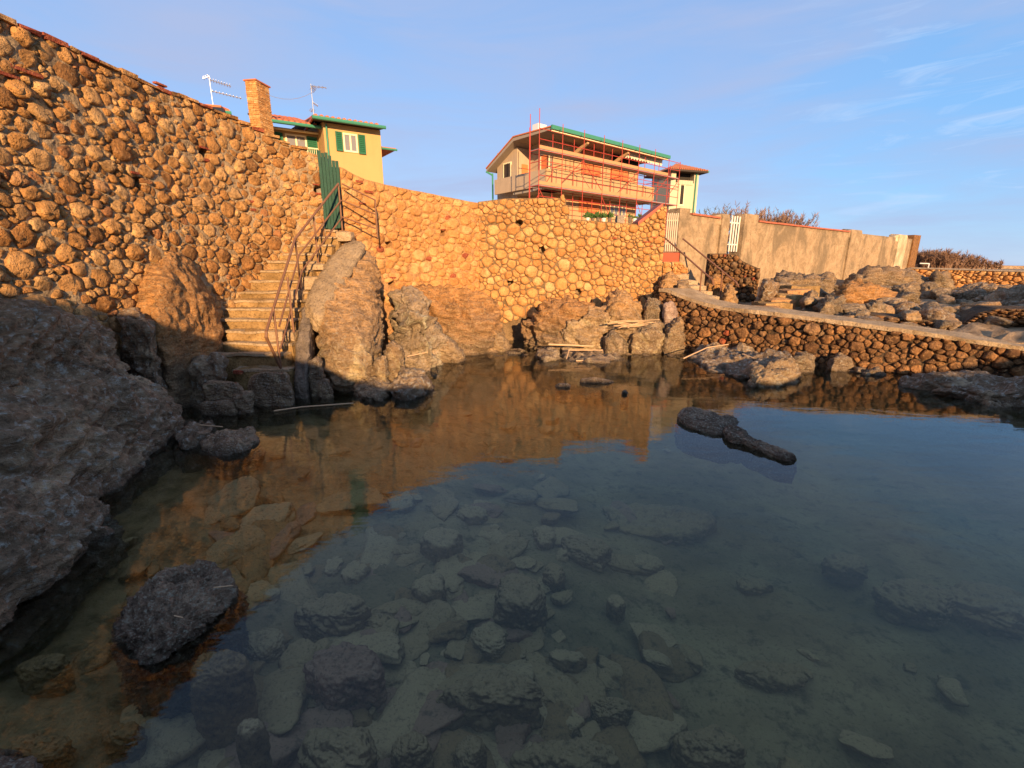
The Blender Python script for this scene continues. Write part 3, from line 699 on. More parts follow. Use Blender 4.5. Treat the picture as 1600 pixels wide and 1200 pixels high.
strip(SCW, 0.0, SCW.L, 0.05, -1.05, -0.03, 0.05, 230, 'path', M['step_pale'], kind='structure', seed=3, rough=0.045)

dw = thing('dry_stone_wall', (9.5, 9.6, 0.8), 'low dry wall of flat rounded stones behind the raised path', 'wall')
SD = Surf([(6.9, 11.0), (8.0, 10.3), (9.6, 9.4), (12.0, 8.3)], [(1370, 492), (1440, 499), (1500, 508), (1530, 489), (1560, 482), (1640, 484)], [(1380, 512), (1600, 536)])
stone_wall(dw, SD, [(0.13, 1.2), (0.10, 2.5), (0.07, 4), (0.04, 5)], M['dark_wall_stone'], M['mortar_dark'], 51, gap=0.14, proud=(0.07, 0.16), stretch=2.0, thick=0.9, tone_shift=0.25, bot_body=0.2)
fr = thing('stone_wall', (24, 24, 1), 'low sunlit stone wall far off below the bare bushes, at the end of the plaster wall', 'wall')
SFR = Surf([(22.0, 26.4), (25.0, 22.9), (29.5, 17.6)], [(1432, 420), (1500, 422), (1600, 425), (1700, 428)], [(1432, 432), (1500, 445), (1560, 450), (1700, 465)], smooth=0.1)
stone_wall(fr, SFR, [(0.2, 0.8), (0.15, 1.5), (0.11, 3), (0.07, 3)], M['pale_wall_stone'], M['mortar_pale'], 61, gap=0.15, proud=(0.03, 0.09), stretch=1.4, parts=90, bot_body=0.2)
strip(SFR, 0, SFR.L, 0.08, -0.7, 0, 0.07, 40, 'coping', M['concrete'], parent=fr, rough=0.01)

# ------------------------------------------------------------------ plaster wall, its pillars and two gates
def m_plaster(name, c0, c1, stain):
    t = NT(name); p = t.objc(); n1 = t.noise(p, 2.6, 9, 0.72, 0.6); n2 = t.noise(p, 14, 8, 0.72)
    s = t.noise(t.mapping(p, (1.0, 1.0, 0.55)), 1.0, 7, 0.66, 0.8)
    c = t.mix(t.ramp(n1, [(0.36, 0.0), (0.62, 1.0)]), c0, c1)
    c = t.mix(t.ramp(s, [(0.44, 0.0), (0.58, 0.8)]), c, stain)
    c = t.mix(t.ramp(n2, [(0.34, 0.55), (0.48, 0.0)]), c, [x * 0.5 for x in c0])
    c = t.mix(t.ramp(n2, [(0.60, 0.0), (0.70, 0.5)]), c, [min(.8, x * 1.4) for x in c1])
    return t.done(c, 0.93, t.bump(t.math('ADD', n2, n1), 0.03), spec=0.15)
M['plaster'] = m_plaster('plaster', (0.27, 0.185, 0.105), (0.42, 0.30, 0.18), (0.16, 0.12, 0.075))
M['plaster_pale'] = m_plaster('plaster_pale', (0.46, 0.34, 0.20), (0.62, 0.50, 0.34), (0.32, 0.24, 0.15))
M['white_paint'] = m_plain('white_paint', (0.78, 0.72, 0.62), 0.5, 0.06, 6)
M['tan_paint'] = m_plain('tan_paint', (0.55, 0.42, 0.30), 0.6, 0.1, 6)
_pu = np.array([17.5, 11.7]); _pl = float(np.hypot(*_pu)); _pu /= _pl
FP = ((PW[0][0], PW[0][1], 0), (_pu[0], _pu[1]))
def pws(px, py): return hitline(px, py, PW)
def wall_run(label, pxs, coping, pillars, mat='plaster', bottom=0.6):
    a0, z0 = pws(*pxs[0]); a1, z1 = pws(*pxs[1])
    r = thing('plaster_wall', MB(*FP).pt((a0 + a1) / 2, 0, bottom), label, 'wall')
    n = max(8, int((a1 - a0) / 0.25)); m = MB(*FP); rr = np.random.RandomState(int(a0 * 10))
    # slightly wavy face, bottom to top
    sv = np.linspace(a0, a1, n + 1); zz = np.linspace(bottom, 1, 2); V = []; F = []
    k = 12
    for i, s in enumerate(sv):
        zt = z0 + (z1 - z0) * (s - a0) / (a1 - a0) + rr.uniform(-.006, .006)
        for j in range(k): V.append(m.pt(s, rr.uniform(-.008, .008), bottom + (zt - bottom) * j / (k - 1)))
        V.append(m.pt(s, 0.3, zt)); V.append(m.pt(s, 0.3, bottom))
    K = k + 2; idx = np.arange((n + 1) * K).reshape(n + 1, K); nx = np.roll(idx, -1, 1)
    F = [list(f) for f in np.stack([idx[:-1], nx[:-1], nx[1:], idx[1:]], -1).reshape(-1, 4)] + [list(idx[0][::-1]), list(idx[-1])]
    obj('wall', V, F, M[mat], r, smooth=True)
    if coping:
        c0, c1 = coping
        s0 = pws(*c0)[0]; s1 = pws(*c1)[0]; g = lambda s: z0 + (z1 - z0) * (s - a0) / (a1 - a0)
        k2 = max(2, int((s1 - s0) / 0.42))
        for i in range(k2):
            u0 = s0 + (s1 - s0) * i / k2; u1 = s0 + (s1 - s0) * (i + 1) / k2 - 0.012; mm = MB(*FP)
            j = rr.uniform(-.006, .006)
            p = [mm.pt(a, b, g(a) + dz + j) for dz in (0.004, 0.06) for a, b in ((u0, -.06), (u1, -.06), (u1, .34), (u0, .34))]
            mm.hexa(p); mm.build('coping_tile', M['coping_red'], r)
    for (pa, pb, w, slope) in pillars:
        s0, zt = pws(*pa); s1 = pws(*pb)[0]; mm = MB(*FP); h = zt
        prof = [(-0.07, bottom), (-0.07, h - 0.16 * slope), (-0.03, h - 0.04 * slope), (0.30, h), (0.40, h - 0.05), (0.40, bottom)]
        mm.prism(prof, s0, s1)
        # worn shoulder on the low side
        if slope: mm.hexa([mm.pt(s0 - .38, 0.02, h - .40), mm.pt(s0 + .01, -.04, h - .40), mm.pt(s0 + .01, .36, h - .40), mm.pt(s0 - .38, .32, h - .40),
                           mm.pt(s0 - .30, 0.04, h - .12), mm.pt(s0 + .01, -.02, h - .05), mm.pt(s0 + .01, .34, h - .05), mm.pt(s0 - .30, .30, h - .12)])
        mm.build('pillar', M[w], r)
    return r
wall_run('short mottled plaster wall between the two slatted gates', ((1068, 334), (1139, 344)), ((1080, 336), (1124, 342)), [((1060, 325), (1076, 325), 'plaster', 0), ((1127, 332), (1139, 333), 'plaster', 1)])
wall_run('long stained plaster wall with red coping running from the white gate towards the sea', ((1163, 345), (1427, 374)), ((1184, 350), (1326, 366)),
         [((1162, 334), (1183, 336), 'plaster', 0), ((1329, 357), (1346, 358), 'plaster', 1), ((1404, 365), (1417, 366), 'plaster_pale', 1), ((1427, 367), (1437, 368), 'wall_stone', 0)])

def slat_gate(label, y, x0, x1, top, bot, n, mat, w, rail_py=None, loc=None):
    p0 = P(x0, bot, y); p1 = P(x1, bot, y if not isinstance(y, tuple) else y[1])
    if loc is not None: p0, p1 = loc
    zt = P((x0 + x1) / 2, top, (p0[1] + p1[1]) / 2)[2]; u = p1 - p0; L = float(np.hypot(u[0], u[1]))
    r = thing('gate', (p0 + p1) / 2, label, 'gate'); z0 = p0[2]
    for i in range(n):
        a = L * (i + 0.5) / n; MB(p0, u[:2]).box(a - w / 2, a + w / 2, -.012, .012, 0.02, zt - z0 + random.Random(i).uniform(-.01, .01)).build('slat', M[mat], r)
    for h in (0.2, 0.8): MB(p0, u[:2]).box(0, L, .014, .035, (zt - z0) * h, (zt - z0) * h + .04).build('rail', M[mat], r)
    return r
slat_gate('pale slatted gate above the red threshold, at the top of the railed stairs', 14.3, 1037.5, 1056, 333, 394, 6, 'tan_paint', 0.03)
g0 = MB(*FP).pt(pws(1140.5, 393)[0], 0.1, 0); g1 = MB(*FP).pt(pws(1160, 393)[0], 0.1, 0); g0[2] = g1[2] = pws(1150, 394)[1]
slat_gate('white slatted gate between two plaster pillars above the small dark stone wall', 0 + 17, 1140, 1160, 338, 394, 5, 'white_paint', 0.055, loc=(g0, g1))
r = thing('threshold', P(1049, 408, 14.0), 'bright red painted threshold block under the pale slatted gate', 'doorstep')
a = P(1035, 408, 14.0); b = P(1062, 408, 14.0); zt = P(1049, 395, 14.0)[2]
a = np.array([a[0], a[1], a[2]]); MB(a, (1, 0)).box(0, b[0] - a[0], 0, 0.8, -0.25, zt - a[2]).build('block', M['red_step'], r)
MB(a, (1, 0)).box(b[0] - a[0] - 0.02, b[0] - a[0] + 0.30, -0.04, 0.8, -0.30, zt - a[2] + .02).build('side_block', M['plaster'], r)

# ------------------------------------------------------------------ the tall stairs with the pipe railing
def rough_box(p0, p1, seed, amp=0.012, cell=0.09):
    """box between two corners with worn edges and uneven faces"""
    p0 = np.array(p0, float); p1 = np.array(p1, float); d = p1 - p0; n = np.maximum((d / cell).astype(int), 1); n = np.minimum(n, 14)
    V = []; ix = {}; F = []
    def vid(i, j, k):
        if (i, j, k) not in ix:
            ix[(i, j, k)] = len(V); q = np.array([i / n[0], j / n[1], k / n[2]]); e = np.abs(q - 0.5) * 2
            c = p0 + d * q; edge = (e > 0.999).sum()
            if edge >= 2: c = c - (q - 0.5) * 2 * (e > 0.999) * min(0.02, d.min() * 0.12)
            V.append(c)
        return ix[(i, j, k)]
    for ax in range(3):
        o1, o2 = [a for a in range(3) if a != ax]
        for side in (0, n[ax]):
            for i in range(n[o1]):
                for j in range(n[o2]):
                    def q(a, b):
                        c = [0, 0, 0]; c[ax] = side; c[o1] = a; c[o2] = b; return vid(*c)
                    F.append([q(i, j), q(i + 1, j), q(i + 1, j + 1), q(i, j + 1)])
    V = np.array(V); nz = np.stack([fbm(V * 4 + seed * 5.1 + k * 9, 3, seed + k) for k in range(3)], 1)
    return V + nz * amp * 2, F
st = thing('staircase', P(395, 577, 7.0), 'worn steep stone staircase climbing from the water to the green gate', 'stairs')
edges = [(577, 372, 452), (553, 343, 445), (536, 353, 458), (517, 357, 463), (499, 344, 461), (482, 341, 467), (469, 341, 471), (455, 352, 481), (438, 378, 482), (422, 392, 486), (408, 412, 507), (396, 425, 512), (382, 440, 518), (370, 460, 528), (359, 488, 540)]
SY = lambda i: 6.95 + 0.215 * i
for i, (py, xl, xr) in enumerate(edges):
    y = SY(i); a = P(xl, py, y); b = P(xr, py, y)
    left = a[0] - (0.12 if i < 8 else 0.35)
    V, F = rough_box((left, y, a[2] - 0.75 - (i == 0) * .5), (b[0], y + 0.62, a[2]), 100 + i, 0.024)
    obj('step', V, F, M['step_moss'] if i < 14 else M['mortar_pale'], st, smooth=False)
    # pale tread slab, its nosing a little proud
    V, F = rough_box((left + .02, y - 0.022, a[2] - 0.045), (b[0] - (0.16 if i in (3, 8, 10, 14) else 0.0), y + 0.24, a[2] + 0.002), 140 + i, 0.017)
    obj('tread', V, F, M['step_pale'], st, smooth=False)
for i, (px0, px1, py0, py1) in {3: (419, 460, 517, 536), 5: (447, 469, 452, 470), 8: (476, 506, 411, 423), 14: (524, 548, 360, 378), 6: (470, 500, 432, 455)}.items():
    y = {3: 7.52, 5: 8.3, 8: 8.95, 14: 9.75, 6: 8.55}[i]; a = P(px0, py1, y); b = P(px1, py0, y)
    V, F = rough_box((a[0], y, a[2]), (b[0], y + .3, b[2]), 170 + i, 0.014)
    obj('edge_block', V, F, M['step_pale'], st, smooth=False)
M['rust_pipe'] = m_plain('rust_pipe', (0.20, 0.095, 0.05), 0.55, 0.35, 9, bump=0.004)
rl = thing('railing', P(439, 574, 6.95), 'rusty brown pipe railing zigzagging up beside the steep stairs', 'railing')
def VP(px0, py0, px1, py1, y):
    b = P(px1, py1, y); t = P(px0, py0, y); return [np.array([b[0], y, t[2]]), b]
posts = [VP(532, 287, 535, 360, 9.92), VP(492, 336, 497, 409, 9.1), VP(464, 373, 470, 452, 8.45), VP(447, 433, 459, 517, 7.6), VP(430, 480, 439, 576, 6.97)]
for p in posts: pipe([p[0], p[1] - np.array([0, 0, .08])], 0.017, 'post', M['rust_pipe'], rl)
pipe([posts[0][0], posts[2][0], P(416, 518, 6.62), P(416, 527, 6.60), P(438, 574, 6.95)], 0.021, 'handrail', M['rust_pipe'], rl, 8)
pipe([P(533, 313, 9.92), P(467, 399, 8.45), P(436, 510, 6.97)], 0.015, 'rail', M['rust_pipe'], rl)
pipe([P(535, 339, 9.92), P(472, 423, 8.45), P(438, 545, 6.97)], 0.015, 'rail', M['rust_pipe'], rl)
e = VP(587, 313, 590, 372, 10.0)
pipe(e, 0.017, 'post', M['rust_pipe'], rl)
for py0, py1 in ((287, 313), (313, 335), (339, 357)): pipe([P(534, py0, 9.92), P(587, py1, 10.0)], 0.015, 'rail', M['rust_pipe'], rl)
e2 = P(603, 322, 11.2); e2[2] = e[0][2]
pipe([e[0], np.array([-3.05, 10.9, e[0][2]])], 0.015, 'rail', M['rust_pipe'], rl)
pipe([e[0] - [0, 0, .33], np.array([-3.05, 10.9, e[0][2] - .33])], 0.015, 'rail', M['rust_pipe'], rl)
# green plank gate
M['green_wood'] = m_plain('green_wood', (0.013, 0.062, 0.038), 0.6, 0.35, 7, bump=0.01, streak=0.4)
gg = thing('gate', P(520, 357, 10.0), 'weathered green plank gate with a jagged top, at the head of the stairs', 'gate')
ga = P(507, 357, 9.95); gb = P(538, 358, 10.12); u = (gb - ga)[:2]; L = float(np.hypot(*u)); rr = random.Random(3); k = 6
for i in range(k):
    fx = (i + .5) / k; px = 507 + 31 * fx - 1; t = P(px, 236 + 20 * fx ** 1.6 + rr.uniform(-3, 3), 9.95 + .17 * fx)[2]
    MB(ga, u).box(L * i / k + .004, L * (i + 1) / k - .003, rr.uniform(-.006, .006), .028, rr.uniform(-.01, .03), t - ga[2]).build('plank', M['green_wood'], gg)
for h in (0.3, 1.1): MB(ga, u).box(0.02, L - .02, .03, .055, h, h + .09).build('rail', M['green_wood'], gg)
gp = thing('gate_post', P(503, 360, 10.05), 'thin grey cement post hidden behind the hinge side of the green gate', 'post')
V, F = rough_box(P(498, 362, 10.06), P(508, 243, 10.06) + np.array([0, .25, 0]), 9, 0.01); obj('post', V, F, M['concrete'], gp)

# ------------------------------------------------------------------ rocks above the water
def sink(pts, s=0.8, zmax=0.5):
    return list(pts) + [np.array([p[0], p[1], p[2] - s]) for p in pts if p[2] < zmax]
D, B_, O, T, Fd, Br = M['rock_dark'], M['rock_black'], M['rock_ochre'], M['rock_tan'], M['rock_field'], M['rock_brown']
rock('rock_outcrop', [sink(blob([(-260, 455, 3.2), (-60, 452, 4.3), (60, 455, 4.9), (125, 461, 5.3), (185, 490, 5.6), (214, 540, 5.6), (150, 600, 4.9), (0, 610, 4.1), (-200, 600, 3.2)], 4.5, 1.0, 0.7), 1.0, 3),
                      sink(blob([(-150, 545, 3.3), (60, 535, 4.5), (180, 560, 5.2), (262, 580, 5.8), (290, 612, 5.8), (288, 660, 5.5), (235, 722, 4.85), (120, 730, 4.1), (-50, 735, 3.3), (-150, 700, 3)], 4.5, 0.6), 1.0, 3)],
     D, 'huge dark layered outcrop under the tall stone wall', 'rock', level=7, amp=(0.09, 0.075, 0.026), seed=3, strata=0.055, size=1.3, dip=(0.5, -0.15, 0.9), sharp=7)
rock('rock_outcrop', [sink(blob([(-150, 700, 2.5), (0, 692, 3.1), (70, 708, 3.4), (150, 762, 3.6), (203, 800, 3.5), (208, 825, 3.35), (180, 852, 3.1), (100, 893, 2.75), (0, 925, 2.45), (-150, 950, 2.1)], 3.1, 0.45, 0.75), 0.8, 3)],
     D, 'dark rounded outcrop sloping into the water below the layered one', 'rock', level=7, amp=(0.10, 0.08, 0.028), seed=17, strata=0.03, size=1.0, sharp=6, dip=(0.6, -0.2, 0.8))
rock('rock_outcrop', [sink(blob([(80, 600, 4.7), (180, 610, 5.1), (260, 640, 5.3), (285, 672, 5.45), (240, 722, 4.9), (180, 770, 4.2), (60, 760, 3.9)], 4.7, 0.5), 0.8, 3)],
     D, 'grey ledge of rock between the two big dark outcrops', 'rock', level=6, amp=(0.09, 0.06, 0.02), seed=29, strata=0.05, size=0.9, dip=(0.5, -0.1, 0.8))
rock('boulder', [sink(blob([(262, 374, 7.0), (292, 388, 7.5), (318, 430, 7.7), (350, 500, 7.6), (343, 560, 7.3), (300, 590, 6.8), (245, 560, 6.5), (212, 520, 6.4), (207, 455, 6.5), (238, 398, 6.8)], 7, 0.5, 0.55), 1.2, 3)],
     O, 'tall pointed orange boulder standing between the wall and the stairs', 'boulder', level=6, amp=(0.07, 0.06, 0.022), seed=5, size=1.0, strata=0.02, dip=(.9, 0, .3))
rock('rock', [sink(blob([(175, 485), (215, 478), (240, 500), (230, 560), (190, 545)], 6.2, 0.6), 1.0, 3)], D, 'dark rock wedged at the foot of the wall beside the tall orange boulder', level=5, seed=6)
rock('rock', [sink(blob([(285, 560), (350, 548), (355, 600), (330, 630), (290, 615)], 6.75, 0.6), 1.0, 3)], D, 'dark shaded rock below the orange boulder, next to the lowest steps', level=5, seed=7)
# feet of the stairs
def block(name, label, x0, x1, yt, yb, y, d, mat, seed, amp=0.03, cat='stone'):
    a = P(x0, yb, y); b = P(x1, yt, y); V, F = rough_box((a[0], y, min(a[2], -.3)), (b[0], y + d, b[2]), seed, amp, 0.06); return tag(obj(name, V, F, mat, smooth=True), label, cat)
rock('stone_block', [sink(blob([(386, 590), (398, 579), (452, 578), (460, 600), (457, 634), (400, 640), (386, 630)], 6.75, 0.6, 0.9), 0.5, 3)], Br, 'large squared block at the foot of the steep stairs, half in the water', 'stone', level=6, amp=(0.04, 0.03, 0.02), seed=8, sharp=14)
rock('stone_block', [sink(blob([(312, 602), (330, 593), (372, 597), (386, 612), (376, 626), (318, 622)], 6.45, 0.5, 0.9), 0.1, 3)], Br, 'flat grey block with red brick bits, on top of a lower squared stone', 'stone', level=5, amp=(0.05, 0.04, 0.02), seed=9, sharp=14)
rock('stone_block', [sink(blob([(313, 627), (366, 625), (369, 650), (313, 654)], 6.3, 0.5, 0.95), 0.5, 3)], Br, 'squared brown stone under the flat block beside the stair foot', 'stone', level=5, amp=(0.03, 0.03, 0.02), seed=10, sharp=16)
rock('rock', [sink(blob([(358, 612), (388, 608), (400, 640), (398, 662), (350, 668), (352, 640)], 6.3, 0.4), 0.5, 3)], Br, 'lumpy brown rubble filling between the blocks at the stair foot', level=5, seed=12)
rock('rock', [sink(blob([(245, 668, 5.6), (300, 650, 5.9), (345, 655, 5.7), (340, 680, 5.2), (270, 700, 5.0)], 5.5, 0.4), 0.5, 3)], D, 'low grey ledge at the shoreline beside the stair blocks', level=5, seed=13, strata=0.06)
rock('rock', [sink(blob([(316, 690, 4.95), (330, 672, 5.2), (400, 672, 5.2), (408, 684, 5.1), (370, 700, 4.85), (322, 706, 4.8)], 5.0, 0.3), 0.5, 3)], Br, 'flat brown rock awash in front of the stair blocks', level=5, seed=14)
# buttress right of the stairs
rock('rock_buttress', [sink(blob([(486, 575, 7.3), (482, 500, 7.7), (492, 440, 8.5), (512, 400, 9.2), (540, 372, 9.8), (588, 372, 10.1), (600, 405, 9.9), (598, 470, 9.1), (602, 540, 8.3), (604, 590, 7.7), (560, 612, 7.4), (495, 608, 7.3)], 8.5, 0.9, 0.7), 0.8, 3)],
     T, 'big tan rock buttress beside the steep stairs, lit by the sun', 'rock', level=6, amp=(0.08, 0.08, 0.025), seed=15, size=1.1, sharp=8)
rock('cement_ridge', [sink(blob([(472, 500, 7.75), (478, 460, 8.2), (500, 425, 8.8), (530, 385, 9.4), (560, 368, 9.7), (575, 378, 9.6), (560, 400, 9.2), (530, 430, 8.7), (505, 470, 8.1), (492, 520, 7.6)], 8.6, 0.25, 0.8), 0.1, 3)],
     M['mortar'], 'rough crumbling cement ridge along the open side of the steep stairs', 'kerb', level=5, amp=(0.05, 0.06, 0.04), seed=16, size=0.5)
rock('cement_kerb', [sink(blob([(462, 535, 7.45), (476, 470, 8.1), (488, 478, 8.0), (484, 540, 7.35), (478, 600, 6.95), (458, 606, 6.95)], 7.5, 0.2, 0.9), 0.5, 3)],
     M['grey_cement'], 'grey cement side of the lower stairs next to the tan buttress', 'kerb', level=5, amp=(0.04, 0.06, 0.04), seed=18, size=0.4)
foot = [([(480, 560), (500, 552), (508, 590), (500, 615), (482, 612)], 7.1, .3, Br, 'small upright brown rock in the dark gap by the cement stair side'),
        ([(495, 594), (512, 588), (522, 612), (500, 618)], 6.95, .25, Br, 'fist-like brown stone at the waterline under the buttress'),
        ([(545, 598, 7.4), (600, 585, 7.6), (618, 600, 7.3), (600, 622, 6.95), (560, 626, 6.9)], 7.2, .4, Fd, 'low brown rock jutting into the water under the buttress'),
        ([(604, 608, 7.2), (625, 575, 7.8), (645, 566, 7.9), (668, 580, 7.7), (674, 592, 7.4), (650, 612, 7.0), (615, 620, 6.95)], 7.4, .35, M['rock_dark'], 'smooth grey slab of rock sliding into the water beside the buttress foot'),
        ([(598, 545), (612, 528), (630, 540), (634, 580), (606, 592)], 7.9, .5, T, 'tan upright stone above the smooth grey slab'),
        ([(585, 560), (603, 552), (607, 590), (590, 600)], 7.6, .4, T, 'narrow tan stone in the corner of the buttress foot')]
for i, (o_, y, d, m_, lab) in enumerate(foot): rock('rock', [sink(blob(o_, y, d), 0.5, 3)], m_, lab, level=5, seed=60 + i, strata=0.02)
# rocks under the back walls
far = [([(612, 460), (640, 444), (662, 466), (686, 520), (692, 560), (684, 590), (640, 596), (612, 560)], 9.7, 2.2, M['rock_pale'], 'tall smooth tan rock with a pale crest, just behind the buttress', 6),
       ([(668, 512), (690, 518), (712, 535), (728, 556), (700, 565), (672, 560)], 9.9, .9, T, 'rounded tan rock sloping into the pool below the pale crested one', 5),
       ([(598, 430), (700, 440), (756, 460), (790, 505), (790, 556), (720, 575), (606, 560)], 11.3, 1.5, O, 'orange rock face carrying the curved stone wall', 6),
       ([(690, 470), (712, 455), (728, 500), (724, 555), (694, 540)], 10.9, 1.0, O, 'narrow orange rib of rock in the middle of the orange face', 5),
       ([(733, 490), (765, 478), (785, 510), (800, 548), (740, 562)], 11.2, .9, T, 'weathered tan rock at the inner corner of the pool', 5),
       ([(808, 540), (816, 500), (845, 472), (900, 462), (935, 480), (935, 560), (840, 566)], 11.6, 1.5, O, 'broad domed orange rock under the sunlit back wall', 6),
       ([(862, 520), (880, 500), (940, 470), (962, 480), (960, 560), (880, 562)], 11.2, 1.2, T, 'grey streaked tan rock right of the domed orange one', 6),
       ([(938, 500), (952, 458), (985, 452), (1005, 480), (1008, 550), (945, 560)], 11.3, 1.2, T, 'steep grey and tan rock below the right half of the back wall', 6),
       ([(1005, 478), (1012, 462), (1024, 462), (1036, 478), (1037, 502), (1010, 510)], 11.4, .6, Fd, 'dark topped boulder just left of the small pale pink block', 5),
       ([(1037, 470), (1052, 466), (1060, 488), (1048, 496), (1036, 490)], 11.1, .3, M['rock_pink'], 'small pale pink block perched where the wall meets the causeway', 4),
       ([(975, 520), (1000, 505), (1036, 503), (1042, 552), (985, 556)], 10.9, .8, T, 'square tan rock at the waterline left of the dark cleft', 5),
       ([(1030, 548), (1045, 505), (1066, 492), (1070, 520), (1070, 552), (1034, 556)], 10.8, .6, T, 'triangular tan rock at the waterline by the causeway corner', 5),
       ([(942, 525), (960, 512), (978, 530), (980, 556), (948, 560)], 10.6, .5, Fd, 'small pointed grey rock at the waterline under the reeds', 5),
       ([(836, 552, 10.3), (852, 536, 10.9), (872, 545, 10.6), (872, 562, 9.9), (846, 564, 9.8)], 10.3, .4, Br, 'round holed brown rock at the waterline below the back wall', 5),
       ([(868, 548, 10.6), (900, 538, 11), (960, 545, 10.6), (985, 552, 10.2), (950, 567, 9.7), (880, 566, 9.8)], 10.2, .3, Br, 'flat brown shelf of rock with reeds lying on it', 5),
       ([(1072, 552, 10.5), (1110, 541, 10.8), (1200, 541, 9.7), (1243, 545, 9.0), (1258, 562, 8.5), (1220, 585, 8.1), (1150, 592, 8.2), (1085, 568, 9.6)], 9.2, .25, D, 'wide flat dark slab beside the causeway, with a reed on it', 6),  # dark rock colour carries the shade on this part of the rock
       ([(1163, 604, 7.7), (1172, 575, 8.0), (1212, 553, 8.3), (1243, 556, 8.3), (1256, 582, 8.1), (1226, 605, 7.7)], 8.0, .4, T, 'chunky sunlit end of the flat dark slab', 6),  # same rock as the slab; the tan colour carries its sunlight
       ([(1240, 560), (1252, 546), (1268, 550), (1274, 580), (1256, 594), (1242, 588)], 8.9, .4, Fd, 'brown boulder leaning on the causeway wall behind the slab', 5),
       ([(1292, 568), (1310, 550), (1334, 562), (1330, 584), (1300, 586)], 9.0, .5, Br, 'wedge of brown rock at the foot of the causeway wall', 5),
       ([(1345, 580), (1375, 572), (1390, 590), (1350, 594)], 8.6, .4, Br, 'low brown rock at the foot of the causeway wall, further along', 5),
       ([(1400, 592, 7.9), (1470, 588, 7.6), (1560, 590, 7.1), (1660, 585, 6.8), (1660, 615, 6.5), (1560, 618, 6.6), (1470, 603, 7.2)], 7.1, .3, D, 'dark rock shelf along the foot of the causeway near the picture edge', 6),
       ([(1512, 612, 6.9), (1535, 606, 6.95), (1598, 624, 6.6), (1597, 634, 6.45), (1560, 633, 6.5), (1520, 622, 6.7)], 6.7, .2, Br, 'pale brown slab sloping into the water off the dark shelf', 5)]
for i, (o_, y, d, m_, lab, lv) in enumerate(far): rock('rock', [sink(blob(o_, y, d, 0.62), 0.8, 3)], m_, lab, level=lv, seed=80 + i * 3, strata=0.02, amp=(0.11, 0.10, 0.03))
# wet rocks in the pool
rock('rock', [sink(blob([(1053, 648, 5.9), (1064, 634, 6.0), (1092, 634, 5.9), (1128, 646, 5.7), (1150, 662, 5.6), (1147, 684, 5.3), (1118, 679, 5.35), (1070, 664, 5.6)], 5.6, 0.15, .8), 0.4, 3)], B_, 'smooth wet black rock like a rounded log, alone in the pool', level=6, seed=200, amp=(0.05, 0.05, 0.02), size=.35)
rock('rock', [sink(blob([(1118, 650, 5.8), (1140, 645, 5.9), (1155, 655, 5.8), (1153, 668, 5.6), (1130, 668, 5.6)], 5.75, 0.12, .8), 0.4, 3)], B_, 'small wet hump right behind the smooth black rock', level=5, seed=201, size=.25)
rock('rock', [sink(blob([(1150, 672, 5.2), (1166, 677, 5.1), (1216, 702, 4.7), (1250, 714, 4.53), (1244, 720, 4.5), (1212, 711, 4.62), (1160, 687, 4.98)], 4.85, 0.03, .8), 0.3, 3)], B_, 'long thin wet black rock trailing away from the smooth one', level=6, seed=202, amp=(0.06, 0.06, 0.02), size=.3)
rock('rock', [sink(blob([(1128, 664, 5.35), (1150, 662, 5.35), (1172, 674, 5.15), (1166, 690, 4.98), (1140, 684, 5.1)], 5.2, 0.08, .8), 0.3, 3)], B_, 'low wet hump linking the smooth black rock and its long tail', level=5, seed=206, size=.25)
rock('rock', [sink(blob([(158, 1000, 2.13), (190, 942, 2.38), (235, 900, 2.55), (268, 880, 2.65), (300, 866, 2.72), (343, 869, 2.7), (372, 893, 2.62), (378, 914, 2.5), (350, 944, 2.36), (322, 978, 2.25), (262, 1008, 2.13), (232, 1030, 2.06), (180, 1030, 2.06)], 2.4, 0.22, .7), 0.5, 3)],
     B_, 'pitted black boulder rising out of the clear water in front of the layered outcrop', level=7, seed=203, amp=(0.10, 0.12, 0.06), size=.36, pits=0.022)
rock('rock', [sink(blob([(-60, 1165, 1.5), (20, 1172, 1.5), (55, 1195, 1.46), (60, 1240, 1.38), (-60, 1240, 1.38)], 1.44, 0.15), 0.3, 3)], B_, 'dark rock corner breaking the water at the very bottom', level=5, seed=204, size=.3)
smalls = [([(905, 592), (925, 588), (960, 594), (940, 600), (912, 599)], 'thin dark rock just breaking the water below the reed shelf'), ([(867, 600), (880, 597), (892, 601), (882, 606)], 'tiny dark stone showing above the water left of the thin dark rock'),
          ([(970, 611), (977, 608), (983, 612), (976, 616)], 'tiny dark stone showing above the water right of the thin dark rock')]
for i, (o_, lab) in enumerate(smalls):
    y = PZ(o_[0][0], sum(q[1] for q in o_) / len(o_), 0.03)[1]; rock('rock', [sink(blob(o_, y, 0.15), 0.3, 3)], B_, lab, level=4, seed=210 + i, size=.2)
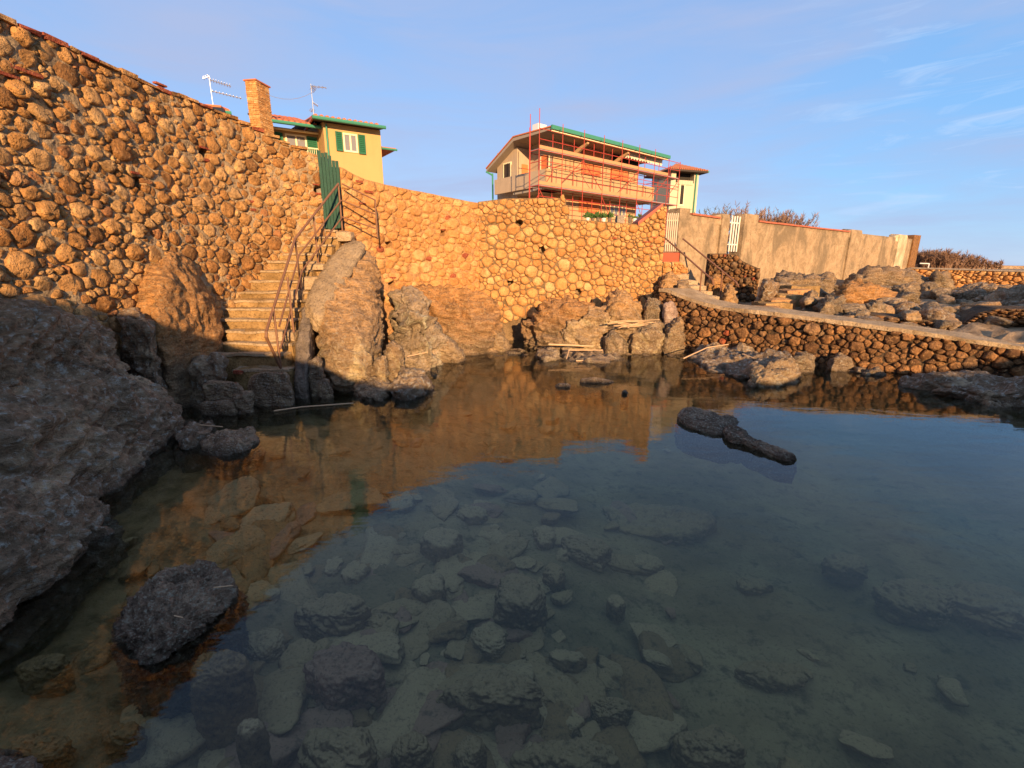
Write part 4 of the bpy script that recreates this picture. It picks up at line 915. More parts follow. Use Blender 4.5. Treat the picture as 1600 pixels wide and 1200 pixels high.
# rock field behind the path
fld = [([(1184, 490), (1186, 450), (1198, 434), (1214, 442), (1212, 486)], 12.2, .8, D, 'dark upright rock between the small stone wall and the short stairs'),
       ([(1200, 442), (1222, 430), (1300, 428), (1306, 442), (1260, 448)], 15.5, 2, Fd, 'sunlit ledge of rubble above the short stairs under the plaster wall'),
       ([(1250, 498), (1252, 462), (1272, 448), (1290, 470), (1288, 500)], 11.6, .9, Fd, 'tan rock against the right side of the short stairs'),
       ([(1258, 508), (1270, 475), (1296, 458), (1322, 474), (1334, 505), (1300, 515)], 10.9, 1.0, Fd, 'broad pale grey boulder just behind the path'),
       ([(1300, 512), (1326, 486), (1352, 484), (1364, 500), (1350, 520)], 10.2, .7, Fd, 'smooth flat boulder touching the path edge'),
       ([(1312, 452), (1322, 440), (1345, 440), (1388, 460), (1404, 484), (1396, 500), (1376, 498), (1345, 476)], 13.2, .7, M['rock_ochre'], 'orange leaning slab of rock with a dark hollow below it'),
       ([(1310, 500), (1316, 462), (1350, 470), (1366, 500)], 13.8, .8, B_, 'black shaded rock in the hollow under the orange slab'),
       ([(1356, 512), (1354, 478), (1368, 464), (1380, 470), (1386, 510)], 11.2, .6, Fd, 'grey pillar of rock in front of the orange slab'),
       ([(1388, 496), (1392, 460), (1410, 444), (1430, 448), (1434, 492)], 14.6, 1.2, Fd, 'rounded grey boulder right of the orange slab'),
       ([(1434, 492), (1436, 452), (1456, 440), (1478, 466), (1474, 492)], 15.0, 1.2, Fd, 'tan boulder next to the rounded grey one'),
       ([(1306, 444), (1340, 424), (1380, 420), (1430, 424), (1436, 446), (1380, 452)], 19, 2.2, Fd, 'long ridge of rough rock at the foot of the plaster wall'),
       ([(1410, 432), (1425, 424), (1445, 430), (1448, 452), (1412, 452)], 20, 1.6, Fd, 'knobbly rock near the end of the plaster wall'),
       ([(1448, 446), (1458, 428), (1478, 426), (1488, 446), (1470, 456)], 20, 1.5, Fd, 'grey pointed rock before the far sunlit wall'),
       ([(1472, 480), (1480, 460), (1498, 456), (1504, 474), (1500, 492)], 14.5, .9, Fd, 'smooth grey dome of rock below the far sunlit wall'),
       ([(1468, 488), (1482, 468), (1500, 484), (1498, 496), (1476, 498)], 13.3, .7, M['rock_pink'], 'pale jagged rock in front of the grey dome'),
       ([(1498, 500), (1500, 450), (1540, 446), (1562, 462), (1560, 505)], 14.5, 1.2, D, 'dark craggy rock below the far sunlit wall'),
       ([(1500, 508), (1508, 478), (1524, 470), (1536, 500)], 12.4, .7, D, 'small dark rock above the dry stone wall'),
       ([(1540, 500), (1548, 458), (1580, 446), (1660, 446), (1680, 500), (1600, 510)], 12.6, 1.4, D, 'big dark rock mass at the picture edge above the dry stone wall'),
       ([(1470, 462), (1500, 446), (1560, 444), (1600, 452), (1590, 470), (1500, 474)], 17.5, 1.5, D, 'low dark rock band in front of the far sunlit wall'),
       ([(1100, 452), (1108, 432), (1122, 428), (1134, 440), (1134, 462)], 13.4, .7, O, 'pitted orange rock behind the handrail of the railed stairs'),
       ([(1126, 482), (1130, 452), (1140, 438), (1152, 456), (1154, 484)], 12.6, .8, T, 'tall rounded tan rock beside the foot of the railed stairs'),
       ([(1030, 455), (1034, 430), (1050, 424), (1066, 440), (1078, 462), (1050, 466)], 12.6, .6, T, 'tan rock under the railed stairs at the wall end'),
       ([(1052, 450), (1060, 436), (1074, 440), (1080, 466), (1062, 464)], 12.3, .5, Fd, 'dark stone beside the middle of the railed stairs')]
for i, (o_, y, d, m_, lab) in enumerate(fld): rock('rock', [sink(blob(o_, y, d, 0.62), 0.9, 3)], m_, lab, level=5, seed=300 + i * 3, strata=0.03, amp=(0.13, 0.12, 0.04))
def depth_at(x, y): return float(ground_z(np.array([[x]]), np.array([[y]]))[0, 0])
rr = random.Random(78); proto = []
for k in range(6):
    pts = [(lambda v: v / np.linalg.norm(v) * (1, rr.uniform(.65, .9), rr.uniform(.5, .7)))(np.array([rr.gauss(0, 1) for _ in range(3)])) for _ in range(13)]
    V, F = hull_shape(pts, 4, 10); V = roughen(V, F, 0.8, (0.09, 0.07, 0.02), 400 + k); proto.append(V / np.abs(V).max() / 1.0)
F4 = ico(4)[1]
def stone_me(k, mat): 
    return mesh_data('stone_%s' % mat.name, proto[k], F4, mat, smooth=True)
_pm = {}
def small_rock(name, loc, s, mat, label, cat='rock', group=None):
    k = rr.randrange(6); key = (k, mat.name)
    if key not in _pm: _pm[key] = stone_me(k, mat)
    o = bpy.data.objects.new(name, _pm[key]); COL.objects.link(o); o.location = loc; o.scale = s; o.rotation_euler = (rr.uniform(-.3, .3), rr.uniform(-.3, .3), rr.uniform(0, 6.3))
    return tag(o, label, cat, group)
for i in range(120):
    px = rr.uniform(1292, 1660); py = rr.uniform(436, 505)
    t = (py - 428) / 82; y = 19 - 9.5 * min(1, max(0, t)) ** 0.6 - max(0, px - 1400) * 0.005
    p = P(px, py, y); gx = depth_at(p[0], p[1]); s = rr.uniform(.14, .5)
    mt = rr.choice([Fd, Fd, D, T])
    small_rock('rock', (p[0], p[1], gx + s * .2), (s, s * .8, s * .65), mt, '%s %s rock %s' % ('large' if s > .38 else 'small' if s < .24 else 'middling', {Fd.name: 'brown', D.name: 'dark', T.name: 'tan'}[mt.name],
        'lying under the long plaster wall' if px < 1400 and y > 13 else 'lying close behind the path' if y < 11.5 and px < 1400 else 'lying by the dry stone wall' if y < 11.5 else 'lying below the far sunlit wall' if y > 14 else 'in the middle of the rough ground past the path'), group='rocks strewn behind the path')
for i in range(70):
    px = rr.uniform(1400, 1660); py = rr.uniform(498, 532); p = P(px, py, rr.uniform(9.3, 11.5)); gx = depth_at(p[0], p[1]); s = rr.uniform(.07, .17)
    if gx < 0.3 or gx > 1.6: continue
    small_rock('rock', (p[0], p[1], gx + s * .1), (s * 1.3, s, s * .6), rr.choice([Fd, T, D]), 'small loose stone between the path and the dry stone wall', group='loose stones beside the path')
for i in range(46):                       # rubble along the waterline of the back shore
    px = rr.uniform(690, 1060); y = rr.uniform(10.3, 11.2); s = rr.uniform(.06, .16)
    p = P(px, 555, y); small_rock('rock', (p[0], y, -.02), (s * 1.3, s, s * .7), rr.choice([T, Fd, O]), 'small stone at the waterline below the back wall', group='small stones along the back shore')
for i in range(16):
    t = rr.random(); p = np.array(CW[1]) * (1 - t) + np.array(CW[4]) * t; s = rr.uniform(.10, .24)
    small_rock('rock', (p[0] - .28, p[1] - .28, -.02), (s * 1.2, s, s * .8), rr.choice([Br, D]), 'dark loose stone at the waterline under the causeway wall', group='loose stones under the causeway')

# ------------------------------------------------------------------ stones under the water
SG_, SP_, SR_, SB_ = M['sub_grey'], M['sub_pale'], M['sub_red'], M['sub_brown']
subs = [(735, 796, 62, 26, .16, SP_, 'flat pale oblong stone furthest out under the sky reflection', 1), (688, 832, 74, 46, .22, SP_, 'squared pale block on the pool floor beside the flat oblong one', 1), (851, 828, 50, 44, .14, SP_, 'pale rounded slab under water with a pointed end', 0),
        (915, 846, 84, 44, .2, SG_, 'broad rough stone under water right of the pale pointed slab', 1), (866, 885, 48, 42, .18, SG_, 'small lumpy stone under water below the broad rough one', 0), (668, 905, 68, 42, .2, SP_, 'boat-shaped pale stone under water', 1),
        (812, 915, 100, 78, .38, SG_, 'large pyramid-shaped stone under water', 1), (518, 938, 126, 62, .24, SG_, 'long angular grey stone under water near the wall reflection edge', 1), (533, 1022, 150, 84, .3, SR_, 'long reddish grooved block under water', 1),
        (408, 990, 82, 60, .14, SP_, 'pale flat round stone under water beside the pitted black boulder', 0), (768, 982, 84, 60, .16, SP_, 'pale knobbly slab under water at the middle of the pool', 0), (768, 1062, 200, 72, .3, SG_, 'longest grey slab under water, with a deep shadow beneath', 1),
        (520, 1142, 160, 108, .34, SG_, 'big domed stone under water near the bottom edge', 0), (732, 1150, 70, 80, .3, SG_, 'upright knob of stone under water beside the big domed one', 0), (880, 1160, 210, 78, .26, SG_, 'wide rough reef of stone along the bottom edge', 0),
        (884, 1018, 86, 34, .18, SP_, 'narrow pale stone under water pointing to the deep part', 1), (962, 935, 38, 28, .12, SP_, 'small pale block at the edge of the green deep water', 1), (520, 878, 34, 44, .08, SP_, 'thin upright pale slab under water by the reflection edge', 1),
        (552, 886, 46, 40, .1, SP_, 'thin pale tile-like slab under water beside the upright one', 1), (338, 1024, 98, 66, .34, SB_, 'brown stone almost breaking the surface beside the pitted black boulder', 1), (384, 1114, 62, 54, .22, SP_, 'smooth pale lump under water near the bottom', 0),
        (1325, 868, 84, 38, .2, SG_, 'dim smooth stone in the deeper water, the smallest of three in a row', 0), (1438, 918, 146, 62, .25, SG_, 'dim whale-backed stone in the deeper water, the middle of three', 0), (1560, 925, 170, 84, .3, SG_, 'dim broad stone in the deeper water at the picture edge', 0),
        (1110, 1142, 140, 74, .28, SG_, 'dark weedy stone on the pool floor near the bottom edge', 0), (1030, 800, 230, 74, .14, SG_, 'wide flat rough reef under water below the black rock', 0), (190, 1134, 88, 44, .2, SB_, 'brown tapering stone under shallow water near the bottom corner', 1),
        (55, 1150, 130, 60, .16, SB_, 'wide flat brown stone under shallow water in the bottom corner', 0), (60, 1030, 90, 40, .18, SB_, 'brown stone under shallow water beneath the rounded outcrop', 1), (620, 852, 70, 26, .1, SG_, 'low silted slab under water left of the boat-shaped stone', 0),
        (700, 960, 60, 34, .12, SG_, 'low silted stone between the pyramid stone and the red block', 0), (1010, 870, 70, 30, .12, SP_, 'low pale stone in the greenish water below the reef', 0), (960, 1090, 90, 44, .2, SG_, 'grey stone under water right of the longest slab', 0),
        (640, 1150, 90, 60, .26, SG_, 'weedy stone wedged between the domed one and the knob', 0), (450, 1080, 60, 36, .14, SP_, 'pale pebble-like stone under the red grooved block', 0), (280, 1090, 90, 40, .18, SB_, 'brown shelf stone under water below the pitted black boulder', 0),
        (1210, 1040, 150, 40, .14, SG_, 'dim low hump on the greenish pool floor', 0), (590, 960, 52, 34, .14, SG_, 'little grey stone behind the red grooved block', 0), (465, 880, 60, 30, .12, SG_, 'grey stone just outside the wall reflection', 0), (1180, 905, 80, 26, .1, SG_, 'faint stone in the middle of the green water', 0)]
def depth_at_(x, y): return float(ground_z(np.array([[x]]), np.array([[y]]))[0, 0])
for i, (px, py, w, h, hh, m_, lab, ang) in enumerate(subs):
    c = PZ(px, py, -0.32); zb = depth_at(c[0], c[1]); top = min(-0.06, zb + hh)
    if px < 400 and py > 950 and px > 290: top = -0.02
    c = PZ(px, py, top); l = PZ(px - w / 2, py, top); r_ = PZ(px + w / 2, py, top); f_ = PZ(px, py + h / 2, top); b_ = PZ(px, py - h / 2, top)
    W_ = (r_[0] - l[0]) / 2; D_ = max((b_[1] - f_[1]) / 2 * 0.92, W_ * .35); q = random.Random(i + 5)
    pts = []
    nn = 7 if ang else 10
    for k in range(nn):
        t = 2 * pi * (k + q.uniform(-.3, .3)) / nn; rx = q.uniform(.78, 1.05); 
        pts.append([c[0] + W_ * rx * cos(t), c[1] + D_ * rx * sin(t), top - q.uniform(.2, .5) * hh])
        pts.append([c[0] + W_ * rx * .9 * cos(t) * (.9 if ang else .7), c[1] + D_ * rx * .9 * sin(t) * (.9 if ang else .7), top - q.uniform(0, .16) * hh])
        pts.append([c[0] + W_ * rx * .9 * cos(t), c[1] + D_ * rx * .9 * sin(t), min(zb, top - hh) - .12])
    rock('submerged_stone', [pts], m_, lab, 'stone', level=6 if w * h > 3500 else 5, seed=500 + i, amp=(0.06, 0.06, 0.03), size=max(W_, D_) * 1.3, sharp=12 if ang else 7, pits=0.008)
SUBCOL = {'sub_grey': 'grey', 'sub_pale': 'pale', 'sub_red': 'reddish', 'sub_brown': 'brown'}
MARKS = [(735, 796, 'by the flat oblong slab'), (688, 832, 'by the squared pale block'), (851, 828, 'by the pale pointed slab'), (915, 846, 'by the broad rough stone'), (668, 905, 'by the boat-shaped stone'), (812, 915, 'by the large pyramid-shaped stone'), (518, 938, 'by the long angular stone'),
         (533, 1022, 'by the red grooved block'), (408, 990, 'by the flat round stone near the black boulder'), (768, 982, 'by the knobbly slab'), (768, 1062, 'by the longest grey slab'), (520, 1142, 'by the big domed stone'), (732, 1150, 'by the upright knob of stone'), (880, 1160, 'by the rough reef at the bottom edge'),
         (884, 1018, 'by the narrow pale pointing stone'), (962, 935, 'at the edge of the green deep water'), (1110, 1142, 'by the dark weedy stone'), (1030, 800, 'by the wide flat reef'), (190, 1134, 'by the brown tapering stone'), (60, 1030, 'beneath the rounded outcrop'), (280, 1000, 'by the pitted black boulder'),
         (450, 700, 'in the wall reflection'), (400, 800, 'in the shallow water off the outcrops'), (1400, 900, 'among the dim stones of the deeper water'), (700, 680, 'in the reflection of the back wall'), (1200, 750, 'off the smooth black rock')]
def near_sub(px, py): return min(MARKS, key=lambda q: (q[0] - px) ** 2 + (q[1] - py) ** 2)[2]
for i in range(120):                      # broad half-buried slabs that cover the bed in front
    px = rr.gauss(690, 200); py = rr.uniform(760, 1220)
    if px > 1040: continue
    c = PZ(px, py, -0.45); zb = depth_at(c[0], c[1])
    if zb > -0.2: continue
    c = PZ(px, py, zb); s = rr.uniform(.12, .26) * (1 + c[1] * .07)
    mt = rr.choice([SG_, SP_, SG_, SR_, SB_])
    small_rock('submerged_stone', (c[0], c[1], zb + s * .02), (s * rr.uniform(1, 1.5), s, s * rr.uniform(.35, .6)), mt, 'broad %s half-buried stone %s' % (SUBCOL[mt.name], near_sub(px, py)), 'stone', 'broad half-buried stones on the pool floor')
for i in range(170):
    px = rr.uniform(20, 1560) if rr.random() < .25 else rr.gauss(720, 250); py = rr.uniform(640, 1230)
    if px > 1050 and rr.random() < .75: continue
    c = PZ(px, py, -0.45); zb = depth_at(c[0], c[1])
    if zb > -0.08 or c[1] < 1.2: continue
    c = PZ(px, py, zb); s = rr.uniform(.04, .11) * (1 + c[1] * .12); sh = c[0] < -1.4
    small_rock('submerged_stone', (c[0], c[1], zb + s * .12), (s * rr.uniform(1, 1.5), s, s * rr.uniform(.45, .8)), mt := (SB_ if sh else rr.choice([SG_, SP_, SG_, SR_])),
               '%s %s stone %s' % ('tiny' if s < .085 else 'small', SUBCOL[mt.name], near_sub(px, py)), 'stone', 'small stones on the pool floor')

# ------------------------------------------------------------------ buildings
M['yellow'] = m_plain('yellow_plaster', (0.49, 0.30, 0.12), 0.85, 0.06, 1.2, bump=0.004, streak=0.1)
M['cream'] = m_plain('cream_plaster', (0.52, 0.44, 0.30), 0.85, 0.08, 1.2, bump=0.004, streak=0.15)
M['tan_tile'] = m_plain('tan_facing', (0.47, 0.30, 0.155), 0.8, 0.12, 1.5, bump=0.003, streak=0.15)
M['gable'] = m_plain('gable_facing', (0.44, 0.33, 0.22), 0.85, 0.12, 1.8, bump=0.003, streak=0.3)
M['roof_tile'] = m_plain('roof_tile', (0.50, 0.15, 0.06), 0.8, 0.35, 4, bump=0.01)
M['tower_tile'] = m_plain('tower_tile', (0.46, 0.17, 0.075), 0.8, 0.35, 4)
M['green_metal'] = m_plain('green_gutter', (0.05, 0.22, 0.14), 0.45, 0.12, 3)
M['green_shutter'] = m_plain('green_shutter', (0.02, 0.12, 0.06), 0.6, 0.12, 5)
M['frame_white'] = m_plain('frame_cream', (0.80, 0.68, 0.42), 0.5, 0.05, 5)
M['orange'] = m_plain('orange_shutter', (0.62, 0.19, 0.065), 0.6, 0.12, 3)
M['eave'] = m_plain('eave_board', (0.30, 0.24, 0.18), 0.8, 0.15, 3)
M['dark_wood'] = m_plain('dark_wood', (0.05, 0.035, 0.025), 0.8, 0.2, 3)
M['slab'] = m_plain('slab', (0.33, 0.29, 0.24), 0.85, 0.12, 3)
M['pole_red'] = m_plain('scaffold_red', (0.42, 0.055, 0.035), 0.55, 0.25, 9)
M['deck'] = m_plain('scaffold_deck', (0.33, 0.33, 0.31), 0.6, 0.2, 3, metallic=0.3)
M['toe'] = m_plain('toe_board', (0.50, 0.26, 0.12), 0.7, 0.12, 3)
M['awning'] = m_plain('awning', (0.70, 0.60, 0.44), 0.8, 0.08, 4)
M['dark_in'] = m_plain('interior_shade', (0.03, 0.025, 0.02), 0.9, 0.1, 3)  # near-black colour stands in for the shade inside openings
M['metal'] = m_plain('aerial_metal', (0.55, 0.55, 0.55), 0.35, 0.05, 6, metallic=0.7)
M['bright_metal'] = m_plain('zinc', (0.75, 0.72, 0.66), 0.5, 0.05, 6, metallic=0.2)
M['black_roof'] = m_plain('black_roof', (0.018, 0.025, 0.03), 0.5, 0.1, 3)
def m_glass():
    t = NT('window_glass'); b = t.n('BsdfPrincipled', Roughness=0.06); b.inputs['Base Color'].default_value = (0.20, 0.19, 0.18, 1); b.inputs['Specular IOR Level'].default_value = 0.8
    t.t.links.new(b.outputs[0], t.out.inputs[0]); return t.m
M['glass'] = m_glass()

class Bld:
    """a building frame: front line through the ground point o with direction u; a = along the front, b = into the building"""
    def __init__(s, o, u, name, label, cat, base):
        s.o = np.array([o[0], o[1], 0.0]); s.u = u; s.root = thing(name, (o[0], o[1], base), label, cat)
    def m(s): return MB(s.o, s.u)
    def on(s, px, py, b=0.0):           # where a place of the photo lies on the plane b behind the front
        f = s.m(); p = f.pt(0, b, 0); a, z = hitline(px, py, [tuple(p[:2]), tuple((p + f.u)[:2])]); return a, z
    def box(s, name, mat, a0, a1, b0, b1, z0, z1, parent=None): return s.m().box(min(a0, a1), max(a0, a1), b0, b1, z0, z1).build(name, M[mat], parent or s.root)
    def opening(s, px0, px1, py0, py1, b, frame='frame_white', panes=2, fw=0.07, shutter=None, sw=None):
        xm = (px0 + px1) / 2; a0 = s.on(px0, py0, b)[0]; a1 = s.on(px1, py0, b)[0]; zt = s.on(xm, py0, b)[1]; zb = s.on(xm, py1, b)[1]
        m = s.m(); m.box(a0, a1, b - .05, b + .02, zt - fw, zt).box(a0, a1, b - .05, b + .02, zb, zb + fw)
        m.box(a0, a0 + fw, b - .045, b + .02, zb + fw, zt - fw).box(a1 - fw, a1, b - .045, b + .02, zb + fw, zt - fw)
        w = (a1 - a0) / panes
        for i in range(1, panes): m.box(a0 + w * i - fw / 2, a0 + w * i + fw / 2, b - .045, b + .02, zb + fw, zt - fw)
        fr_ = m.build('window', M[frame], s.root)
        for i in range(panes):
            g = s.m().box(a0 + w * i + fw / 2 + .01, a0 + w * (i + 1) - fw / 2 - .01, b - .02, b + .01, zb + fw, zt - fw)
            g.build('pane', M['glass'], fr_)
        return a0, a1, zb, zt
    def shutter(s, px0, px1, py0, py1, b, mat, slats=True, name='shutter'):
        xm = (px0 + px1) / 2; a0 = s.on(px0, py0, b)[0]; a1 = s.on(px1, py0, b)[0]; zt = s.on(xm, py0, b)[1]; zb = s.on(xm, py1, b)[1]
        m = s.m(); e = .05
        m.box(a0, a1, b - .09, b - .05, zb, zb + e).box(a0, a1, b - .09, b - .05, zt - e, zt).box(a0, a0 + e, b - .09, b - .05, zb + e, zt - e).box(a1 - e, a1, b - .09, b - .05, zb + e, zt - e)
        n = int((zt - zb) / 0.09)
        for i in range(n):
            z = zb + e + (zt - zb - 2 * e) * (i + .5) / n; h = (zt - zb - 2 * e) / n
            m.hexa([m.pt(a0 + e, b - .085, z - h * .5), m.pt(a1 - e, b - .085, z - h * .5), m.pt(a1 - e, b - .055, z + h * .1), m.pt(a0 + e, b - .055, z + h * .1),
                    m.pt(a0 + e, b - .080, z - h * .35), m.pt(a1 - e, b - .080, z - h * .35), m.pt(a1 - e, b - .05, z + h * .3), m.pt(a0 + e, b - .05, z + h * .3)])
        m.box(a0 + e, a1 - e, b - .052, b - .045, zb + e, zt - e)
        return m.build(name, M[mat], s.root)
def tiles(B, a0, a1, prof, name='roof_tiles', pitch=0.24):
    """half-round tiles in rows running down a slope; prof: two (b, z) ends"""
    (b0, z0), (b1, z1) = prof; m = B.m(); n = int((a1 - a0) / pitch)
    for i in range(n):
        c = a0 + (i + .5) * pitch; r = pitch * .36
        for t0, t1 in ((0, .34), (.33, .67), (.66, 1.0)):
            k = len(m.V); pr = [(-1, 0), (-.7, .7), (0, 1), (.7, .7), (1, 0)]
            for t, g in ((t0, 1.06), (t1, .9)):
                for x, h in pr: m.V.append(m.pt(c + x * r * g, b0 + (b1 - b0) * t, z0 + (z1 - z0) * t + h * r * g))
            m.F += [[k + j, k + j + 1, k + 6 + j, k + 5 + j] for j in range(4)] + [[k, k + 1, k + 2, k + 3, k + 4], [k + 5, k + 6, k + 7, k + 8, k + 9]]
    o = m.build(name, M['roof_tile'], B.root, smooth=False); o['kind'] = 'stuff'; return o

# yellow house above the tall wall
UY = (1.687, 1.0)
yo = P(505, 185, 23.0); Y = Bld((yo[0], yo[1]), UY, 'yellow_house', 'yellow rendered house with green shutters and orange tiled roofs above the tall wall', 'house', 3.5)
aR, zR = Y.on(594, 203); aL = Y.on(505, 200)[0]; zE = (Y.on(594, 203)[1] + Y.on(505, 188)[1]) / 2
zg = (Y.on(489, 184, -.5)[1] + Y.on(600, 198, -.5)[1]) / 2
Y.m().prism([(0, 2.5), (0, zg - .02), (7.0, zg + 1.03), (7.0, 2.5)], aL, aR).build('wall', M['yellow'], Y.root)
# right wing roof: mono slope rising to the back, with overhang
aE0 = Y.on(489, 184, -0.5)[0]; aE1 = Y.on(600, 198, -0.5)[0]; zg = (Y.on(489, 184, -.5)[1] + Y.on(600, 198, -.5)[1]) / 2
Y.m().prism([(-.5, zg - .06), (-.5, zg + .03), (7.4, zg + 1.2), (7.4, zg + 1.1)], aE0, aE1).build('roof', M['dark_wood'], Y.root)
tiles(Y, aE0, aE1, ((-.55, zg + .05), (7.4, zg + 1.25)))
Y.box('fascia', 'red_paint', aE0 - .02, aE0 + .05, -.45, 7.0, zg - .02, zg + .10)
Y.m().tube(Y.m().pt(aE0 - .05, -.6, zg - .02), Y.m().pt(aE1 + .05, -.6, zg - .02), .075, 8).build('gutter', M['green_metal'], Y.root)
Y.m().tube(Y.m().pt(Y.on(505, 200)[0] + .12, -.08, zg - .1), Y.m().pt(Y.on(505, 200)[0] + .12, -.08, 3), .045, 6).build('downpipe', M['green_metal'], Y.root)
Y.opening(535, 557.5, 209, 238, 0); Y.shutter(523, 533.5, 206, 236, 0, 'green_shutter'); Y.shutter(558.5, 569.5, 211, 241, 0, 'green_shutter')
# left wing, lower roof
wb = 1.6; zl = (Y.on(404, 188, .5)[1] + Y.on(500, 197, .5)[1]) / 2
a0 = Y.on(414, 205, wb)[0]; a1 = Y.on(500, 205, wb)[0] + 1.0; zw = Y.on(460, 197, wb)[1]
Y.box('wall', 'yellow', a0 - 1.5, aL - .004, wb, wb + 5, 2.5, zl + .05)
e0 = Y.on(404, 188, .5)[0]; e1 = aL - .03; zl = (Y.on(404, 188, .5)[1] + Y.on(500, 197, .5)[1]) / 2
Y.m().prism([(.5, zl - .08), (.5, zl + .02), (7.0, zl + 1.85), (7.0, zl + 1.75)], e0, e1).build('roof', M['dark_wood'], Y.root)
tiles(Y, e0, e1, ((.45, zl + .04), (7.0, zl + 1.89)))
Y.m().tube(Y.m().pt(e0, .4, zl - .02), Y.m().pt(e1 + .1, .4, zl - .02), .07, 8).build('gutter', M['green_metal'], Y.root)
Y.box('beam', 'frame_white', a0 - 1, aL - .01, wb - .35, wb - .25, zl - .12, zl - .06)
Y.opening(445, 478, 210.5, 246, wb); Y.shutter(425, 441, 207, 236, wb, 'green_shutter'); Y.shutter(478.5, 494.5, 214.5, 248, wb, 'green_shutter')
bal = Y.m(); b0, zb0 = Y.on(452, 228, .35); b1, zb1 = Y.on(497, 232.5, .35); zb0 = (zb0 + zb1) / 2
bal.tube(bal.pt(b0 - 1, .35, zb0), bal.pt(b1, .35, zb0), .025, 6).tube(bal.pt(b0 - 1, .35, zb0 - .9), bal.pt(b1, .35, zb0 - .9), .02, 6)
for i in range(26): a = b0 - 1 + (b1 - b0 + 1) * i / 25; bal.tube(bal.pt(a, .35, zb0 - .9), bal.pt(a, .35, zb0), .012, 4)
bal.build('balcony_railing', M['frame_white'], Y.root)
Y.box('balcony', 'yellow', b0 - 1, aL - .01, .3, wb - .01, zb0 - 1.1, zb0 - .93)
# roof piece left of the chimney
e2 = Y.on(330, 178, .5)[0]
Y.m().prism([(.3, zl - .02), (.3, zl + .06), (7.0, zl + 1.85), (7.0, zl + 1.75)], e2 - 1.2, e0 - 1.0).build('roof', M['dark_wood'], Y.root)
tiles(Y, e2 - 1.2, e0 - 1.0, ((.25, zl + .08), (7.0, zl + 1.89)))
Y.m().tube(Y.m().pt(e2 - 1, .2, zl), Y.m().pt(e0 - 1.0, .2, zl), .07, 8).build('gutter', M['green_metal'], Y.root)
Y.m().tube(Y.m().pt(e0 - 1.1, .2, zl), Y.m().pt(e0 - 1.1, .2, 3.5), .05, 6).build('downpipe', M['green_metal'], Y.root)
Y.box('wall', 'yellow', e2 - 1, a0 - 1.52, wb + .3, wb + 5, 2.5, zl - .02)
# small eave and side wing at the far corner
s0, sz = Y.on(594, 234, 1.4)
Y.box('wall', 'yellow', aR + .004, aR + .35, 1.2, 6.0, 2.5, Y.on(597, 232, 1.4)[1])
Y.m().prism([(.9, sz - .05), (.9, sz + .05), (6, sz + .3), (6, sz + .2)], aR + .006, aR + 1.0).build('roof', M['roof_tile'], Y.root)
Y.m().tube(Y.m().pt(aR + .01, .86, sz - .04), Y.m().pt(aR + 1.05, .86, sz - .04), .05, 6).build('gutter', M['green_metal'], Y.root)
# stone chimney: courses of thin stones
ch0 = P(384, 125, 22.3); chx = P(415, 130, 22.3); zt = P(395, 122, 22.3)[2]
CH = Bld((P(391, 170, 21.6)[0], 21.6), (1.0, -0.18), 'chimney', 'tall slender chimney of thin stacked stones rising beside the yellow house', 'chimney', 3.0)
ca0 = CH.on(386, 150)[0]; ca1 = CH.on(402, 150)[0]; cz = CH.on(395, 126)[1]; cd = .80; cw_ = ca1 - ca0
CH.box('core', 'mortar', ca0 + .04, ca1 - .04, .04, cd - .04, 2.5, cz)
rr = random.Random(8); z = 4.2; allst = []
while z < cz - .02:
    h = rr.uniform(.055, .10)
    for side in range(4):
        Lx = cw_ if side % 2 == 0 else cd; x = 0
        while x < Lx - .02:
            l = min(rr.uniform(.12, .34), Lx - x); 
            if Lx - x - l < .08: l = Lx - x
            o_ = rr.uniform(0, .03); m = CH.m(); t_ = .08
            bx = {0: (ca0 + x, ca0 + x + l - .012, -o_, t_), 2: (ca0 + x, ca0 + x + l - .012, cd - t_, cd + o_), 1: (ca1 - t_, ca1 + o_, x, x + l - .012), 3: (ca0 - o_, ca0 + t_, x, x + l - .012)}[side]
            m.box(*bx, z + .006, z + h - .004); allst.append((m, rr.random(), side in (0, 1) and z > 6.3)); x += l
    z += h
vis = [q for q in allst if q[2]][-280:]; rest = [q for q in allst if q not in vis]
for m, t_, _ in vis: m.build('stone', M['pale_wall_stone'], CH.root, tone=t_)
V = []; F = []; tn = []
for m, t_, _ in rest:
    k = len(V); V += m.V; F += [[k + i for i in f] for f in m.F]; tn += [t_] * 8
o = obj('small_stones', V, F, M['pale_wall_stone'], CH.root, tone=np.array(tn)); o['kind'] = 'stuff'
CH.m().prism([(-.06, cz), (-.06, cz + .05), (cd + .06, cz + .05), (cd + .06, cz)], ca0 - .05, ca1 + .06).build('cap', M['roof_tile'], CH.root)
# dark hipped roof peeking over the wall
dr = Bld((P(300, 160, 20)[0], 20.0), (1.3, 0.4), 'dark_roof_house', 'house behind the tall wall, showing only a black eave and red roof edge', 'house', 3.0)
q0, qz = dr.on(300, 156); q1 = dr.on(341, 162)[0]; qe = dr.on(352, 176)[0]
dr.m().hexa([dr.m().pt(q0 - 3, 0, qz - .75), dr.m().pt(qe, 0, qz - .75), dr.m().pt(qe, 5, qz - .75), dr.m().pt(q0 - 3, 5, qz - .75), dr.m().pt(q0 - 3, .5, qz - .05), dr.m().pt(q1, .5, qz - .05), dr.m().pt(q1, 4.5, qz - .05), dr.m().pt(q0 - 3, 4.5, qz - .05)]).build('roof', M['black_roof'], dr.root)
dr.box('ridge', 'roof_tile', q0 - 3, q1 - .02, .5, 4.5, qz - .045, qz + .03)
dr.box('wall', 'yellow', q0 - 2.6, q1 - .1, .5, 4.5, 2.5, qz - .76)

